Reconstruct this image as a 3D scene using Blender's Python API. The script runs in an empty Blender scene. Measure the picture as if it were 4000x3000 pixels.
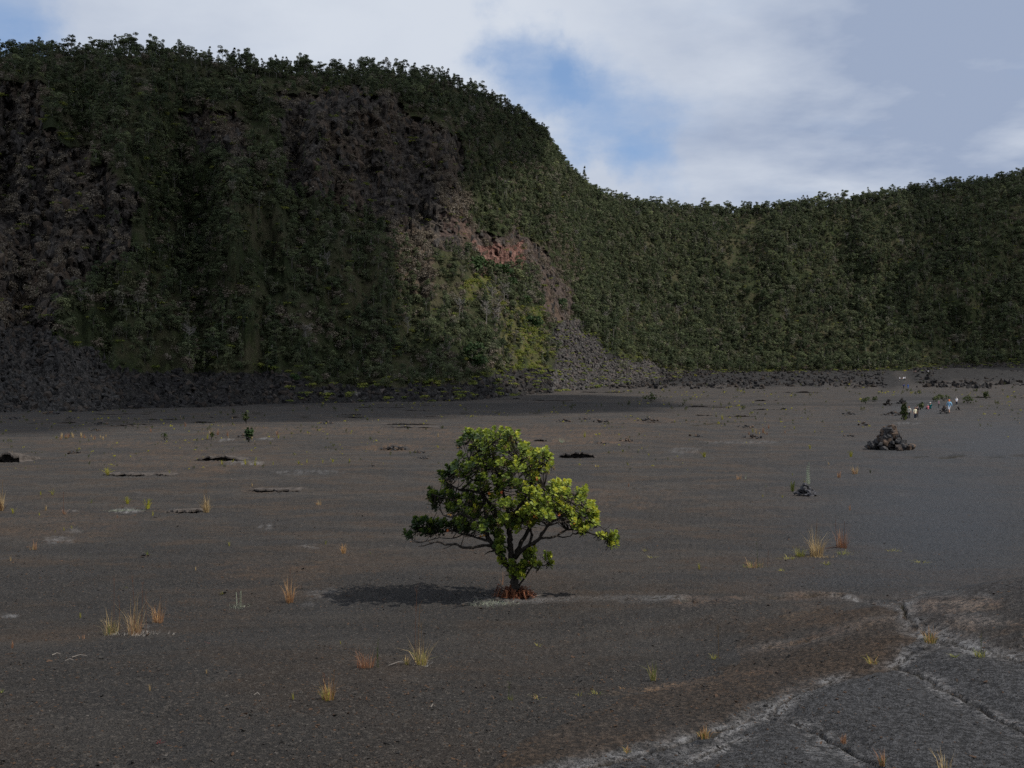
import bpy, bmesh, math, random
import numpy as np
from mathutils import Vector, Matrix, Quaternion
from mathutils.bvhtree import BVHTree
R = math.radians
random.seed(11)
rng = np.random.default_rng(11)
S = bpy.context.scene
COL = S.collection

# ------------------------------------------------------------------ camera, world, sun, exposure
F = 4000.0            # focal length in the units below (photograph pixels): a 36 mm lens on a 36 mm sensor
HOR = 1442.0          # row of the horizon
cam = bpy.data.cameras.new('camera')
cam.lens = 36.0; cam.sensor_width = 36.0; cam.clip_start = 0.1; cam.clip_end = 20000
cam.shift_y = -(1500 - HOR) / F
camo = bpy.data.objects.new('camera', cam); COL.objects.link(camo)
camo.location = (0, 0, 0); camo.rotation_euler = (R(90), 0, 0)
S.camera = camo
S.view_settings.view_transform = 'Standard'; S.view_settings.look = 'None'
S.view_settings.exposure = 0.0; S.view_settings.gamma = 1.0; S.view_settings.use_curve_mapping = False
S.render.engine = 'CYCLES'
S.cycles.max_bounces = 6; S.cycles.diffuse_bounces = 3; S.cycles.transparent_max_bounces = 12
S.cycles.use_denoising = False

SUN = Vector((0.86, -0.16, 1.0)).normalized()          # direction towards the sun
sun = bpy.data.lights.new('sun', 'SUN'); sun.energy = 4.8; sun.angle = R(0.6); sun.color = (1.0, 0.93, 0.83)
suno = bpy.data.objects.new('sun', sun); COL.objects.link(suno)
suno.rotation_euler = SUN.to_track_quat('Z', 'Y').to_euler()

def D3(px, py):       # direction towards a point of the photograph given on the 2212-wide view
    return Vector(((px * 1.8083 - 2000) / F, 1.0, (HOR - py * 1.8083) / F)).normalized()

world = bpy.data.worlds.new('World'); S.world = world; world.use_nodes = True
nt = world.node_tree; nt.nodes.clear()
def N(tree, typ, **kw):
    n = tree.nodes.new(typ)
    for k, v in kw.items():
        if k == 'inp':
            for a, b in v.items(): n.inputs[a].default_value = b
        else: setattr(n, k, v)
    return n
def math_node(tree, op, a, b=None, c=None, clamp=False):
    n = tree.nodes.new('ShaderNodeMath'); n.operation = op; n.use_clamp = clamp
    for i, v in enumerate((a, b, c)):
        if v is None: continue
        if isinstance(v, (int, float)): n.inputs[i].default_value = v
        else: tree.links.new(v, n.inputs[i])
    return n.outputs[0]
def mixc(tree, fac, a, b):
    n = tree.nodes.new('ShaderNodeMix'); n.data_type = 'RGBA'
    for i, v in ((0, fac), (6, a), (7, b)):
        if isinstance(v, (int, float)): n.inputs[i].default_value = v
        elif isinstance(v, tuple): n.inputs[i].default_value = (*v, 1) if len(v) == 3 else v
        else: tree.links.new(v, n.inputs[i])
    return n.outputs[2]
def maprange(tree, v, a, b, c=0.0, d=1.0, smooth=True):
    n = tree.nodes.new('ShaderNodeMapRange'); n.interpolation_type = 'SMOOTHSTEP' if smooth else 'LINEAR'
    tree.links.new(v, n.inputs[0])
    for i, q in enumerate((a, b, c, d)): n.inputs[i + 1].default_value = q
    return n.outputs[0]
def noise(tree, vec, scale, detail=4, rough=0.55, typ='FBM'):
    n = tree.nodes.new('ShaderNodeTexNoise'); n.inputs['Scale'].default_value = scale
    n.inputs['Detail'].default_value = detail; n.inputs['Roughness'].default_value = rough
    if vec is not None: tree.links.new(vec, n.inputs['Vector'])
    return n

sky = N(nt, 'ShaderNodeTexSky', sky_type='NISHITA', sun_disc=False)
sky.sun_elevation = math.asin(SUN.z); sky.sun_rotation = math.atan2(SUN.x, SUN.y)
sky.altitude = 1100; sky.air_density = 1.0; sky.dust_density = 0.6; sky.ozone_density = 1.5
skyc = nt.nodes.new('ShaderNodeVectorMath'); skyc.operation = 'SCALE'; nt.links.new(sky.outputs[0], skyc.inputs[0]); skyc.inputs[3].default_value = 0.1
tc = N(nt, 'ShaderNodeTexCoord')
wn = noise(nt, tc.outputs['Generated'], 7.0, 7, 0.6)
wsub = N(nt, 'ShaderNodeVectorMath', operation='SUBTRACT'); nt.links.new(wn.outputs['Color'], wsub.inputs[0]); wsub.inputs[1].default_value = (.5, .5, .5)
wsc = N(nt, 'ShaderNodeVectorMath', operation='SCALE'); nt.links.new(wsub.outputs[0], wsc.inputs[0]); wsc.inputs[3].default_value = 0.16
wadd = N(nt, 'ShaderNodeVectorMath', operation='ADD'); nt.links.new(tc.outputs['Generated'], wadd.inputs[0]); nt.links.new(wsc.outputs[0], wadd.inputs[1])
wnorm = N(nt, 'ShaderNodeVectorMath', operation='NORMALIZE'); nt.links.new(wadd.outputs[0], wnorm.inputs[0])
def blob(px, py, deg, gain):      # a soft round patch of sky about one direction
    d = N(nt, 'ShaderNodeVectorMath', operation='DOT_PRODUCT'); nt.links.new(wnorm.outputs[0], d.inputs[0]); d.inputs[1].default_value = D3(px, py)
    return maprange(nt, d.outputs['Value'], math.cos(R(deg)), 1.0, 0.0, gain)
def total(vs):
    a = vs[0]
    for v in vs[1:]: a = math_node(nt, 'ADD', a, v)
    return a
# flat cloud layer: direction projected on a high plane
sep = N(nt, 'ShaderNodeSeparateXYZ'); nt.links.new(tc.outputs['Generated'], sep.inputs[0])
den = math_node(nt, 'ADD', math_node(nt, 'MAXIMUM', sep.outputs[2], 0.0), 0.16)
cmb = N(nt, 'ShaderNodeCombineXYZ')
nt.links.new(math_node(nt, 'DIVIDE', sep.outputs[0], den), cmb.inputs[0]); nt.links.new(math_node(nt, 'DIVIDE', sep.outputs[1], den), cmb.inputs[1])
n1 = noise(nt, cmb.outputs[0], 2.0, 8, 0.6).outputs['Fac']
n2 = noise(nt, cmb.outputs[0], 0.55, 4, 0.5).outputs['Fac']
gap = total([blob(1120, 138, 4.0, .44), blob(1235, 120, 3.0, .18), blob(1265, 280, 4.0, .17), blob(1350, 268, 4.6, .28), blob(1470, 300, 4.0, .14),
             blob(1405, 385, 2.8, .24), blob(1205, 320, 4.0, .08), blob(0, 40, 5.0, .55), blob(1140, 205, 3.5, .12)])
cov = math_node(nt, 'SUBTRACT', math_node(nt, 'MULTIPLY_ADD', n1, 1.0, 0.48), gap)
cover = maprange(nt, cov, 0.22, 0.98, 0.0, 1.0)
n3 = noise(nt, cmb.outputs[0], 1.7, 6, 0.55).outputs['Fac']
grey = total([blob(2500, 230, 36, .55), blob(2120, 310, 14, .22), blob(1850, 130, 16, .12), blob(200, 20, 18, .35)])
grey = math_node(nt, 'MULTIPLY', grey, math_node(nt, 'MULTIPLY_ADD', n3, 4.2, -1.15, clamp=False))
shade = math_node(nt, 'ADD', grey, math_node(nt, 'MULTIPLY', math_node(nt, 'SUBTRACT', n2, 0.5), 1.5), clamp=True)
cloudc = mixc(nt, shade, (0.65, 0.70, 0.785), (0.33, 0.40, 0.545))
blue = mixc(nt, 0.5, skyc.outputs[0], (0.28, 0.46, 0.80))
allc = mixc(nt, cover, blue, cloudc)
bg = N(nt, 'ShaderNodeBackground'); nt.links.new(allc, bg.inputs[0]); bg.inputs[1].default_value = 1.0
wout = N(nt, 'ShaderNodeOutputWorld'); nt.links.new(bg.outputs[0], wout.inputs[0])

# ------------------------------------------------------------------ helpers
def sm(t): return t * t * (3 - 2 * t)
def h2(ix, iy, seed):
    n = (ix.astype(np.int64) * 374761393 + iy.astype(np.int64) * 668265263 + seed * 1274126177) & 0xffffffff
    n = ((n ^ (n >> 13)) * 1274126177) & 0xffffffff
    n = ((n ^ (n >> 16)) * 2246822519) & 0xffffffff
    return ((n ^ (n >> 15)) & 0xffffff) / float(0xffffff)
def vn(x, y, seed=0):
    x = np.asarray(x, float); y = np.asarray(y, float)
    ix = np.floor(x); iy = np.floor(y); fx = sm(x - ix); fy = sm(y - iy)
    a = h2(ix, iy, seed); b = h2(ix + 1, iy, seed); c = h2(ix, iy + 1, seed); d = h2(ix + 1, iy + 1, seed)
    return (a + (b - a) * fx) * (1 - fy) + (c + (d - c) * fx) * fy - .5
def fbm(x, y, o=4, seed=0, g=.5):
    s = 0; a = 1.0
    for i in range(o):
        s = s + a * vn(np.asarray(x) * 2 ** i + i * 17.3, np.asarray(y) * 2 ** i - i * 9.1, seed + i); a *= g
    return s
def pix(p):           # world point(s) -> position on the 2212-wide view
    p = np.asarray(p)
    return (p[..., 0] / p[..., 1] * F + 2000) / 1.8083, (HOR - p[..., 2] / p[..., 1] * F) / 1.8083
def inpoly(px, py, poly):
    c = np.zeros(np.shape(px), bool); n = len(poly)
    for i in range(n):
        x0, y0 = poly[i]; x1, y1 = poly[i - 1]
        k = ((y0 > py) != (y1 > py)) & (px < (x1 - x0) * (py - y0) / ((y1 - y0) or 1e-9) + x0)
        c ^= k
    return c
def tag(o, label=None, cat=None, group=None, kind=None):
    if label: o['label'] = label
    if cat: o['category'] = cat
    if group: o['group'] = group
    if kind: o['kind'] = kind
    return o
def empty(name, loc, rz=0.0, scale=1.0):
    o = bpy.data.objects.new(name, None); COL.objects.link(o)
    o.location = loc; o.rotation_euler = (0, 0, rz); o.scale = (scale,) * 3; o.empty_display_size = .2
    return o
def link(name, me, parent=None, loc=(0, 0, 0), rot=(0, 0, 0), scale=(1, 1, 1)):
    o = bpy.data.objects.new(name, me); COL.objects.link(o)
    o.location = loc; o.rotation_euler = rot; o.scale = scale if isinstance(scale, (tuple, list)) else (scale,) * 3
    if parent is not None: o.parent = parent
    return o
def mesh_np(name, V, faces, mats=(), smooth=False, mi=None):
    """V (n,3), faces (m,3|4) numpy -> mesh"""
    me = bpy.data.meshes.new(name)
    V = np.ascontiguousarray(V, np.float32); faces = np.ascontiguousarray(faces, np.int32)
    m, k = faces.shape
    me.vertices.add(len(V)); me.vertices.foreach_set('co', V.ravel())
    me.loops.add(m * k); me.loops.foreach_set('vertex_index', faces.ravel())
    me.polygons.add(m); me.polygons.foreach_set('loop_start', np.arange(0, m * k, k, dtype=np.int32))
    me.polygons.foreach_set('use_smooth', np.full(m, smooth, bool))
    for t in mats: me.materials.append(t)
    if mi is not None: me.polygons.foreach_set('material_index', np.ascontiguousarray(mi, np.int32))
    me.update(); me.validate()
    return me
def attr(me, name, vals, dom='POINT'):
    a = me.attributes.new(name, 'FLOAT', dom); a.data.foreach_set('value', np.ascontiguousarray(vals, np.float32))
class MB:                                  # collects pieces of one mesh
    def __init__(s): s.v = []; s.f = []; s.m = []; s.c = []
    def add(s, vs, fs, m=0, c=0.0):
        b = len(s.v); s.v += [tuple(p) for p in vs]; s.f += [tuple(i + b for i in f) for f in fs]
        s.m += [m] * len(fs); s.c += [c] * len(vs)
    def tube(s, pts, rad, n=6, m=0, c=0.0, cap=True):
        pts = [Vector(p) for p in pts]; b = len(s.v); k = len(pts); ref = None
        for i, p in enumerate(pts):
            d = (pts[min(i + 1, k - 1)] - pts[max(i - 1, 0)])
            d = d.normalized() if d.length > 1e-9 else Vector((0, 0, 1))
            if ref is None: ref = d.orthogonal().normalized()
            x = (ref - d * ref.dot(d)); x = x.normalized() if x.length > 1e-6 else d.orthogonal().normalized(); ref = x; y = d.cross(x)
            for j in range(n):
                a = 2 * math.pi * j / n
                s.v.append(tuple(p + (x * math.cos(a) + y * math.sin(a)) * rad[i])); s.c.append(c)
        for i in range(k - 1):
            for j in range(n):
                q = (j + 1) % n
                s.f.append((b + i * n + j, b + i * n + q, b + i * n + n + q, b + i * n + n + j)); s.m.append(m)
        if cap:
            s.f.append(tuple(b + j for j in range(n))[::-1]); s.m.append(m)
            s.f.append(tuple(b + (k - 1) * n + j for j in range(n))); s.m.append(m)
    def mesh(s, name, mats, smooth=False, col=True):
        me = bpy.data.meshes.new(name); me.from_pydata(s.v, [], s.f)
        for t in mats: me.materials.append(t)
        me.polygons.foreach_set('material_index', s.m)
        me.polygons.foreach_set('use_smooth', [smooth] * len(s.f))
        if col: attr(me, 'tint', s.c)
        me.update(); return me
def copy_tree(o, parent=None):
    c = o.copy(); COL.objects.link(c); c.parent = parent
    for ch in o.children: copy_tree(ch, c)
    return c

# ------------------------------------------------------------------ materials
def mat(name, rough=.9, spec=.2):
    m = bpy.data.materials.new(name); m.use_nodes = True; t = m.node_tree
    b = t.nodes['Principled BSDF']; b.inputs['Roughness'].default_value = rough; b.inputs['Specular IOR Level'].default_value = spec
    return m, t, b
def flat(name, c, rough=.85, var=.25, spec=.2, scale=6.0):
    m, t, b = mat(name, rough, spec)
    g = N(t, 'ShaderNodeTexCoord'); n = noise(t, g.outputs['Object'], scale, 4)
    k = maprange(t, n.outputs['Fac'], .25, .75, 0, 1)
    t.links.new(mixc(t, k, tuple(x * (1 - var) for x in c), tuple(min(1, x * (1 + var)) for x in c)), b.inputs['Base Color'])
    return m
def attrn(t, name):
    a = t.nodes.new('ShaderNodeAttribute'); a.attribute_name = name; return a.outputs['Fac']
def bump(t, b, h, strength, dist):
    n = t.nodes.new('ShaderNodeBump'); n.inputs['Strength'].default_value = strength; n.inputs['Distance'].default_value = dist
    t.links.new(h, n.inputs['Height']); t.links.new(n.outputs[0], b.inputs['Normal'])
def leafmat(name, lo, mid, hi, trans=.35, rough=.5, byobj=True, spread=1.0, spec=.3):
    """leaf colour runs lo-mid-hi over the leaf's own tint, plus a shift per plant"""
    m, t, b = mat(name, rough, spec)
    a = attrn(t, 'tint')
    if byobj:
        o = N(t, 'ShaderNodeObjectInfo')
        a = math_node(t, 'ADD', a, math_node(t, 'MULTIPLY', math_node(t, 'SUBTRACT', o.outputs['Random'], .5), spread), clamp=True)
    r = t.nodes.new('ShaderNodeValToRGB'); t.links.new(a, r.inputs[0])
    e = r.color_ramp.elements; e[0].position = 0; e[0].color = (*lo, 1); e[1].position = 1; e[1].color = (*hi, 1)
    q = e.new(.5); q.color = (*mid, 1)
    t.links.new(r.outputs[0], b.inputs['Base Color'])
    tr = t.nodes.new('ShaderNodeBsdfTranslucent'); t.links.new(mixc(t, .5, r.outputs[0], r.outputs[0]), tr.inputs[0])
    mx = t.nodes.new('ShaderNodeMixShader'); mx.inputs[0].default_value = trans
    out = t.nodes['Material Output']
    t.links.new(b.outputs[0], mx.inputs[1]); t.links.new(tr.outputs[0], mx.inputs[2]); t.links.new(mx.outputs[0], out.inputs[0])
    return m

# ground ---------------------------------------------------------------------------------------
GY = np.array([0, 3, 5, 8, 11, 14, 18, 22, 30, 45, 60, 90, 130, 150, 220, 300, 360, 470, 560, 620, 900.])
GZ = np.array([-1.72, -1.78, -1.95, -2.32, -2.84, -3.26, -3.50, -3.85, -4.45, -5.05, -5.5, -6.0, -6.25, -6.75, -7.6, -7.3, -6.8, -5.2, -2.2, -.6, 0.])
_ly = np.linspace(0, math.log(901), 600); _lz = np.interp(np.exp(_ly) - 1, GY, GZ)
_k = np.hanning(31); _k /= _k.sum(); _lz = np.convolve(np.pad(_lz, 15, 'edge'), _k, 'valid')
def gbase(x, y):
    x = np.asarray(x, float); y = np.asarray(y, float)
    z = np.interp(np.log1p(np.clip(y, 0, 900)), _ly, _lz)
    # the cracked swell of crust in the right foreground
    z = z + .72 * np.exp(-(((x - 4.9) / 2.1) ** 2 + ((y - 8.7) / 2.5) ** 2)) + .24 * np.exp(-(((x - 2.6) / 1.7) ** 2 + ((y - 11.6) / 1.0) ** 2)) - .10 * np.exp(-(((x - .6) / 1.6) ** 2 + ((y - 8.5) / 2.2) ** 2))
    f = np.clip((y - 14) / 40, 0, 1)
    z = z + f * .26 * fbm(x / 14, y / 9, 3, 5) + np.clip((y - 60) / 120, 0, 1) * .7 * fbm(x / 60, y / 26, 4, 9) + np.clip((y - 13) / 8, 0, 1) * .07 * fbm(x / 6, y / 3.5, 2, 31)
    z = z + .05 * fbm(x / 2.2, y / 1.6, 3, 21)
    return z
def hit(px, py):      # where the line of sight through a spot of the 2212-wide view meets the floor
    u = (px * 1.8083 - 2000) / F; w = (HOR - py * 1.8083) / F
    ys = np.exp(np.linspace(math.log(3.0), math.log(640), 2400))
    g = gbase(u * ys, ys) - w * ys
    k = np.argmax(g > 0) if (g > 0).any() else len(ys) - 1
    k = max(k, 1); t = g[k - 1] / (g[k - 1] - g[k]) if g[k] != g[k - 1] else 0
    y = ys[k - 1] + (ys[k] - ys[k - 1]) * min(max(t, 0), 1)
    return float(u * y), float(y), float(gbase(u * y, y))

CR = [  # cracks: points on the 2212-wide view, half width m, depth m, pale halo m, pale strength, rust strength
    ([(1050, 1296), (1190, 1294), (1280, 1292), (1350, 1294), (1425, 1292), (1500, 1297)], .018, .03, .28, .55, .15),
    ([(1490, 1296), (1530, 1306), (1600, 1300), (1680, 1291), (1760, 1287), (1800, 1290)], .09, .12, .30, .15, .8),
    ([(1800, 1290), (1880, 1300), (1960, 1326), (1996, 1352), (2040, 1374), (2080, 1388), (2130, 1400), (2212, 1424), (2300, 1450)], .014, .02, .13, .95, .35),
    ([(1996, 1352), (2012, 1378), (1985, 1396), (1940, 1420), (1880, 1440), (1800, 1461), (1720, 1492), (1660, 1525), (1600, 1551), (1520, 1580), (1400, 1612), (1300, 1640), (1200, 1668)], .016, .026, .12, .95, .2),
    ([(1930, 1424), (1990, 1455), (2060, 1490), (2130, 1530), (2212, 1572), (2320, 1630)], .015, .02, .09, .85, .25),
    ([(1655, 1530), (1720, 1551), (1780, 1582), (1850, 1622), (1915, 1655), (1960, 1690)], .014, .024, .10, .85, .1),
    ([(1390, 1660), (1500, 1628), (1560, 1600), (1600, 1580)], .012, .02, .12, .8, .2),
    ([(1370, 1496), (1450, 1481), (1560, 1466), (1640, 1450)], .004, .004, .18, .08, .9),
    ([(1650, 1400), (1760, 1380), (1850, 1350), (1900, 1335)], .004, .004, .22, .35, .7),
    ([(1840, 991), (1900, 988), (1960, 986), (2040, 989), (2075, 988)], .30, .16, .5, .0, .0),
    ([(2105, 986), (2160, 987), (2212, 986), (2330, 984)], .38, .20, .5, .0, .0),
    ([(1300, 1058), (1380, 1054), (1460, 1058)], .05, .03, .3, .1, .1),
    ([(1500, 920), (1580, 912), (1660, 918)], .5, .1, .9, .1, .1), ([(1000, 893), (1100, 890), (1230, 893)], .6, .15, .9, .1, .1),
    ([(300, 893), (420, 886), (560, 892)], .6, .2, .9, 0, 0), ([(620, 902), (760, 899), (900, 903)], .6, .15, .9, 0, 0),
    ([(60, 915), (160, 905), (260, 909)], .5, .2, .9, 0, 0),
]
PALE = [(270, 1103, 32, 6, .9), (125, 1167, 34, 10, .6), (160, 1145, 20, 6, .4), (575, 1138, 18, 7, .6), (525, 1000, 45, 5, .7), (660, 1020, 80, 5, .35), (480, 950, 26, 3, .8), (575, 948, 20, 2, .6),
        (1060, 1302, 60, 9, .5), (700, 1285, 40, 14, .3), (20, 1330, 22, 5, .8), (300, 1350, 40, 8, .25), (665, 1305, 16, 6, .25), (150, 1103, 20, 3, .5), (380, 1100, 14, 3, .3), (670, 1181, 26, 5, .4), (1120, 1300, 60, 6, .4),
        (1950, 1068, 24, 4, .12), (1480, 973, 40, 8, .25), (2050, 1300, 120, 25, .3), (2110, 1340, 90, 20, .35), (1490, 1612, 80, 16, .65), (1740, 1625, 80, 26, .6), (1600, 1650, 120, 14, .45), (2110, 1415, 120, 14, .5), (2180, 1560, 60, 20, .4), (1960, 1400, 50, 16, .5), (1600, 955, 90, 4, .3), (1960, 915, 30, 2, .4)]
RUST = [(1720, 1340, 170, 40, .5), (2060, 1305, 130, 18, .8), (2120, 1350, 110, 25, .7), (1240, 1075, 260, 30, .3), (1120, 940, 300, 22, .5), (1320, 955, 90, 5, .8), (850, 968, 80, 10, .8), (400, 1000, 200, 30, .35), (700, 930, 260, 10, .45), (300, 960, 200, 8, .4), (150, 1130, 200, 40, .3), (600, 1230, 200, 26, .3), (1560, 1480, 150, 20, .25), (520, 1330, 150, 14, .25), (120, 1380, 100, 20, .2), (1400, 910, 120, 6, .4), (1800, 880, 100, 6, .2)]
SMOOTH = [(2050, 1120, 330, 190, 1.0), (2180, 960, 260, 70, .9), (1950, 1250, 330, 40, .6), (1980, 880, 90, 30, .7), (2130, 1540, 330, 150, .85), (1800, 1640, 260, 60, .6)]

def seg_dist(x, y, pts):
    d = np.full(x.shape, 1e9)
    for (x0, y0), (x1, y1) in zip(pts[:-1], pts[1:]):
        vx, vy = x1 - x0, y1 - y0; t = np.clip(((x - x0) * vx + (y - y0) * vy) / (vx * vx + vy * vy + 1e-12), 0, 1)
        d = np.minimum(d, np.hypot(x - x0 - t * vx, y - y0 - t * vy))
    return d
def ell(px, py, L, nz):
    a = np.zeros(px.shape)
    for cx, cy, rx, ry, k in L:
        r2 = ((px - cx) / rx) ** 2 + ((py - cy) / ry) ** 2
        a = np.maximum(a, k * np.clip(1.25 - r2 + nz, 0, 1))
    return a
LIPS = [  # ledges and openings in the crust: x, y of the foot of the opening, width, height (2212-wide view), label, rise
    (1248, 988, 78, 9, 'dark arched opening under a bulge of crust behind the lone tree', 1.0),
    (588, 1061, 110, 4, 'long thin dark slit under the crust left of the lone tree', .8),
    (395, 1106, 80, 5, 'dark slit in the crust beside the golden grass tuft on the left', .7),
    (470, 994, 95, 10, 'bowed crust ledge with a dark gap at its left end', .7),
    (265, 1027, 100, 4, 'low brown ledge behind the yellow shrub on the left', .7),
    (350, 1026, 34, 3, 'short dark slit in the crust beside a small fern', .7),
    (12, 998, 60, 16, 'broken dark hollow in the crust at the left edge', 1.0),
    (880, 917, 110, 3, 'thin dark ledge far across the floor left of the tree top', .6),
    (1168, 953, 30, 4, 'small dark hole just right of the tree top', .8)]

_lr = random.Random(21)
for _k in range(44):
    _x = _lr.uniform(-20, 2230); _y = _lr.uniform(866, 925) if _x < 1000 else _lr.uniform(842, 925) if _x < 1500 else _lr.uniform(835, 900)
    if 960 < _x < 1230 and _y > 900 or 1860 < _x < 2100 and _y > 850: continue
    LIPS.append((_x, _y, _lr.uniform(30, 120), _lr.uniform(1.2, 3.2), 'low dark ledge of broken crust far across the %s floor' % ('left' if _x < 1000 else 'right'), .9))
def build_ground():
    v = np.concatenate([np.linspace(3500, 1500, 470), np.linspace(1496, 1470, 14)])
    ty = np.exp(np.linspace(math.log(2.2), math.log(640), 6000)); tv = HOR - np.interp(np.log1p(ty), _ly, _lz) / ty * F
    y = np.interp(-v, -tv, ty); y = np.concatenate([y, np.linspace(y[-1] + 4, 640, 60)]); y = np.unique(np.sort(y))
    u = np.concatenate([np.linspace(-1.3, -.60, 40)[:-1], np.linspace(-.60, .60, 700), np.linspace(.60, 1.3, 40)[1:]])
    U, Y = np.meshgrid(u, y); X = U * Y
    Z = gbase(X, Y)
    px, py = pix(np.stack([X, Y, Z], -1))
    pn = fbm(X * 1.3, Y * .9, 4, 40) * 1.0; pf = fbm(X * 9, Y * 6, 3, 50)
    pale = ell(px, py, PALE, pn) * np.clip(.55 + pf * 2.2, 0, 1)
    rust = ell(px, py, RUST, pn) * np.clip(.45 + 1.5 * pf + 1.1 * fbm(X * 2.3, Y * 1.1, 3, 52), 0, 1)
    smo = np.zeros(px.shape)
    for cx, cy, rx, ry, k in SMOOTH: smo = np.maximum(smo, k * np.exp(-(((px - cx) / rx) ** 2 + ((py - cy) / ry) ** 2) * 1.1))
    crack = np.zeros(px.shape)
    qx, qy = px + 16 * pf, py + 14 * pf
    slab = inpoly(qx, qy, [(1996, 1352), (1940, 1420), (1880, 1440), (1800, 1461), (1720, 1492), (1660, 1525), (1600, 1551), (1520, 1580), (1400, 1612), (1300, 1640), (1100, 1700), (1100, 2500), (4500, 2500), (4500, 1500), (2212, 1420), (2080, 1385)]).astype(float)
    flank = inpoly(px + 60 * pn, py + 30 * pn, [(1300, 1640), (1660, 1525), (1940, 1420), (1996, 1352), (1950, 1318), (1750, 1308), (1620, 1345), (1560, 1420), (1370, 1500), (1150, 1600), (1100, 1680)]).astype(float) * np.clip(.62 + .9 * fbm(X * 1.1, Y * .8, 3, 47), 0, .95)
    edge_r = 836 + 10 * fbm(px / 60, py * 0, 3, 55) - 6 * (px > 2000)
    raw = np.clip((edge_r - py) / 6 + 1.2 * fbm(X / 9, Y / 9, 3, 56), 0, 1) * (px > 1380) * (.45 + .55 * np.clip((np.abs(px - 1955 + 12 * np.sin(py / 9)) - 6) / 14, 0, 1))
    bnd = np.clip(1 - np.abs(py - 868) / 26, 0, 1) * np.clip(.2 + 2.6 * fbm(X / 22, Y / 7, 4, 59), 0, 1)  # streaky strip across the far floor, darkened by way of raw
    Z += bnd * .12 * (Y / 200) * vn(X / 7, Y / 4, 60)
    Z += raw * (.9 * vn(X / 3.4, Y / 5.5, 57) + .5 * vn(X / 1.6, Y / 2.6, 58) + 1.4 * np.clip((px - 1990) / 60, 0, 1))
    for pts, w, dep, halo, ps, rs in CR:
        P = [hit(a, b)[:2] for a, b in pts]
        xs = [p[0] for p in P]; ys = [p[1] for p in P]; m = halo * 5 + 1
        k = (X > min(xs) - m) & (X < max(xs) + m) & (Y > min(ys) - m) & (Y < max(ys) + m)
        x, yy = X[k], Y[k]; j = w * 2.5
        x2 = x + j * fbm(x / (w * 6 + .05), yy / (w * 6 + .05), 3, 61); y2 = yy + j * fbm(x / (w * 6 + .05), yy / (w * 6 + .05), 3, 62)
        d = seg_dist(x2, y2, P)
        broken = np.clip(.75 + 1.2 * vn(x / (halo * 3.2), yy / (halo * 3.2), 66), .45, 1)
        c = np.clip(1.4 - d / w, 0, 1) * broken; crack[k] = np.maximum(crack[k], c)
        Z[k] -= dep * c
        if halo < .155: Z[k] -= .035 * np.exp(-(d / .16) ** 2)
        Z[k] += dep * .5 * np.exp(-((d - w * 2) / (w * 2)) ** 2) * broken
        hn = np.clip(.62 + 1.6 * fbm(x / (halo * 1.3), yy / (halo * 1.3), 4, 63), 0, 1.2)
        pale[k] = np.maximum(pale[k], ps * np.exp(-(d / halo) ** 2) * hn * (1 - c))
        rust[k] = np.maximum(rust[k], rs * np.exp(-(d / (halo * .8)) ** 2) * np.clip(.6 + 1.6 * fbm(x / halo, yy / halo, 3, 64), 0, 1))
    for lx, ly, w, hh, lab, r in LIPS[:9]:       # hollow floors under the openings
        x0, y0, z0 = hit(lx, ly); W = w * 1.8083 / F * y0 * .5; H = hh * 1.8083 / F * y0
        Z -= (.25 * H + .05) * np.exp(-((X - x0) / W) ** 4 - ((Y - y0 - .6 - H) / (.6 + H)) ** 4)
    cell = np.clip(Y * .0011, .004, .04)
    rough = (1 - .6 * smo) * (1 - .4 * np.clip(pale, 0, 1))
    Z += rough * cell * (1.3 * (rng.random(Z.shape) - .5) + 1.6 * fbm(X / .045, Y / .045, 2, 70) * np.clip(9 / Y, 0, 1) + 1.5 * vn(X / .13, Y / .13, 75) * np.clip(14 / Y, 0, 1))
    nr, nc = Z.shape; i = np.arange(nr - 1)[:, None] * nc + np.arange(nc - 1)[None]
    fs = np.stack([i, i + 1, i + nc + 1, i + nc], -1).reshape(-1, 4)
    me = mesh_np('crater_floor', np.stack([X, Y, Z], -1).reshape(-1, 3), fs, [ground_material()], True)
    for n, a in (('pale', pale), ('rust', rust), ('crack', crack), ('smooth', smo), ('slab', slab), ('flank', flank), ('raw', np.maximum(raw, .75 * bnd)), ('gravel_shade', np.clip((22 - Y) / 14, 0, 1) * np.clip(.8 + 1.2 * pn, 0, 1) * (1 - smo))): attr(me, n, a.ravel())
    o = link('crater_floor', me); tag(o, 'dark lava crater floor of cracked crust and grit', None, None, 'structure')
    return o

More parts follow.
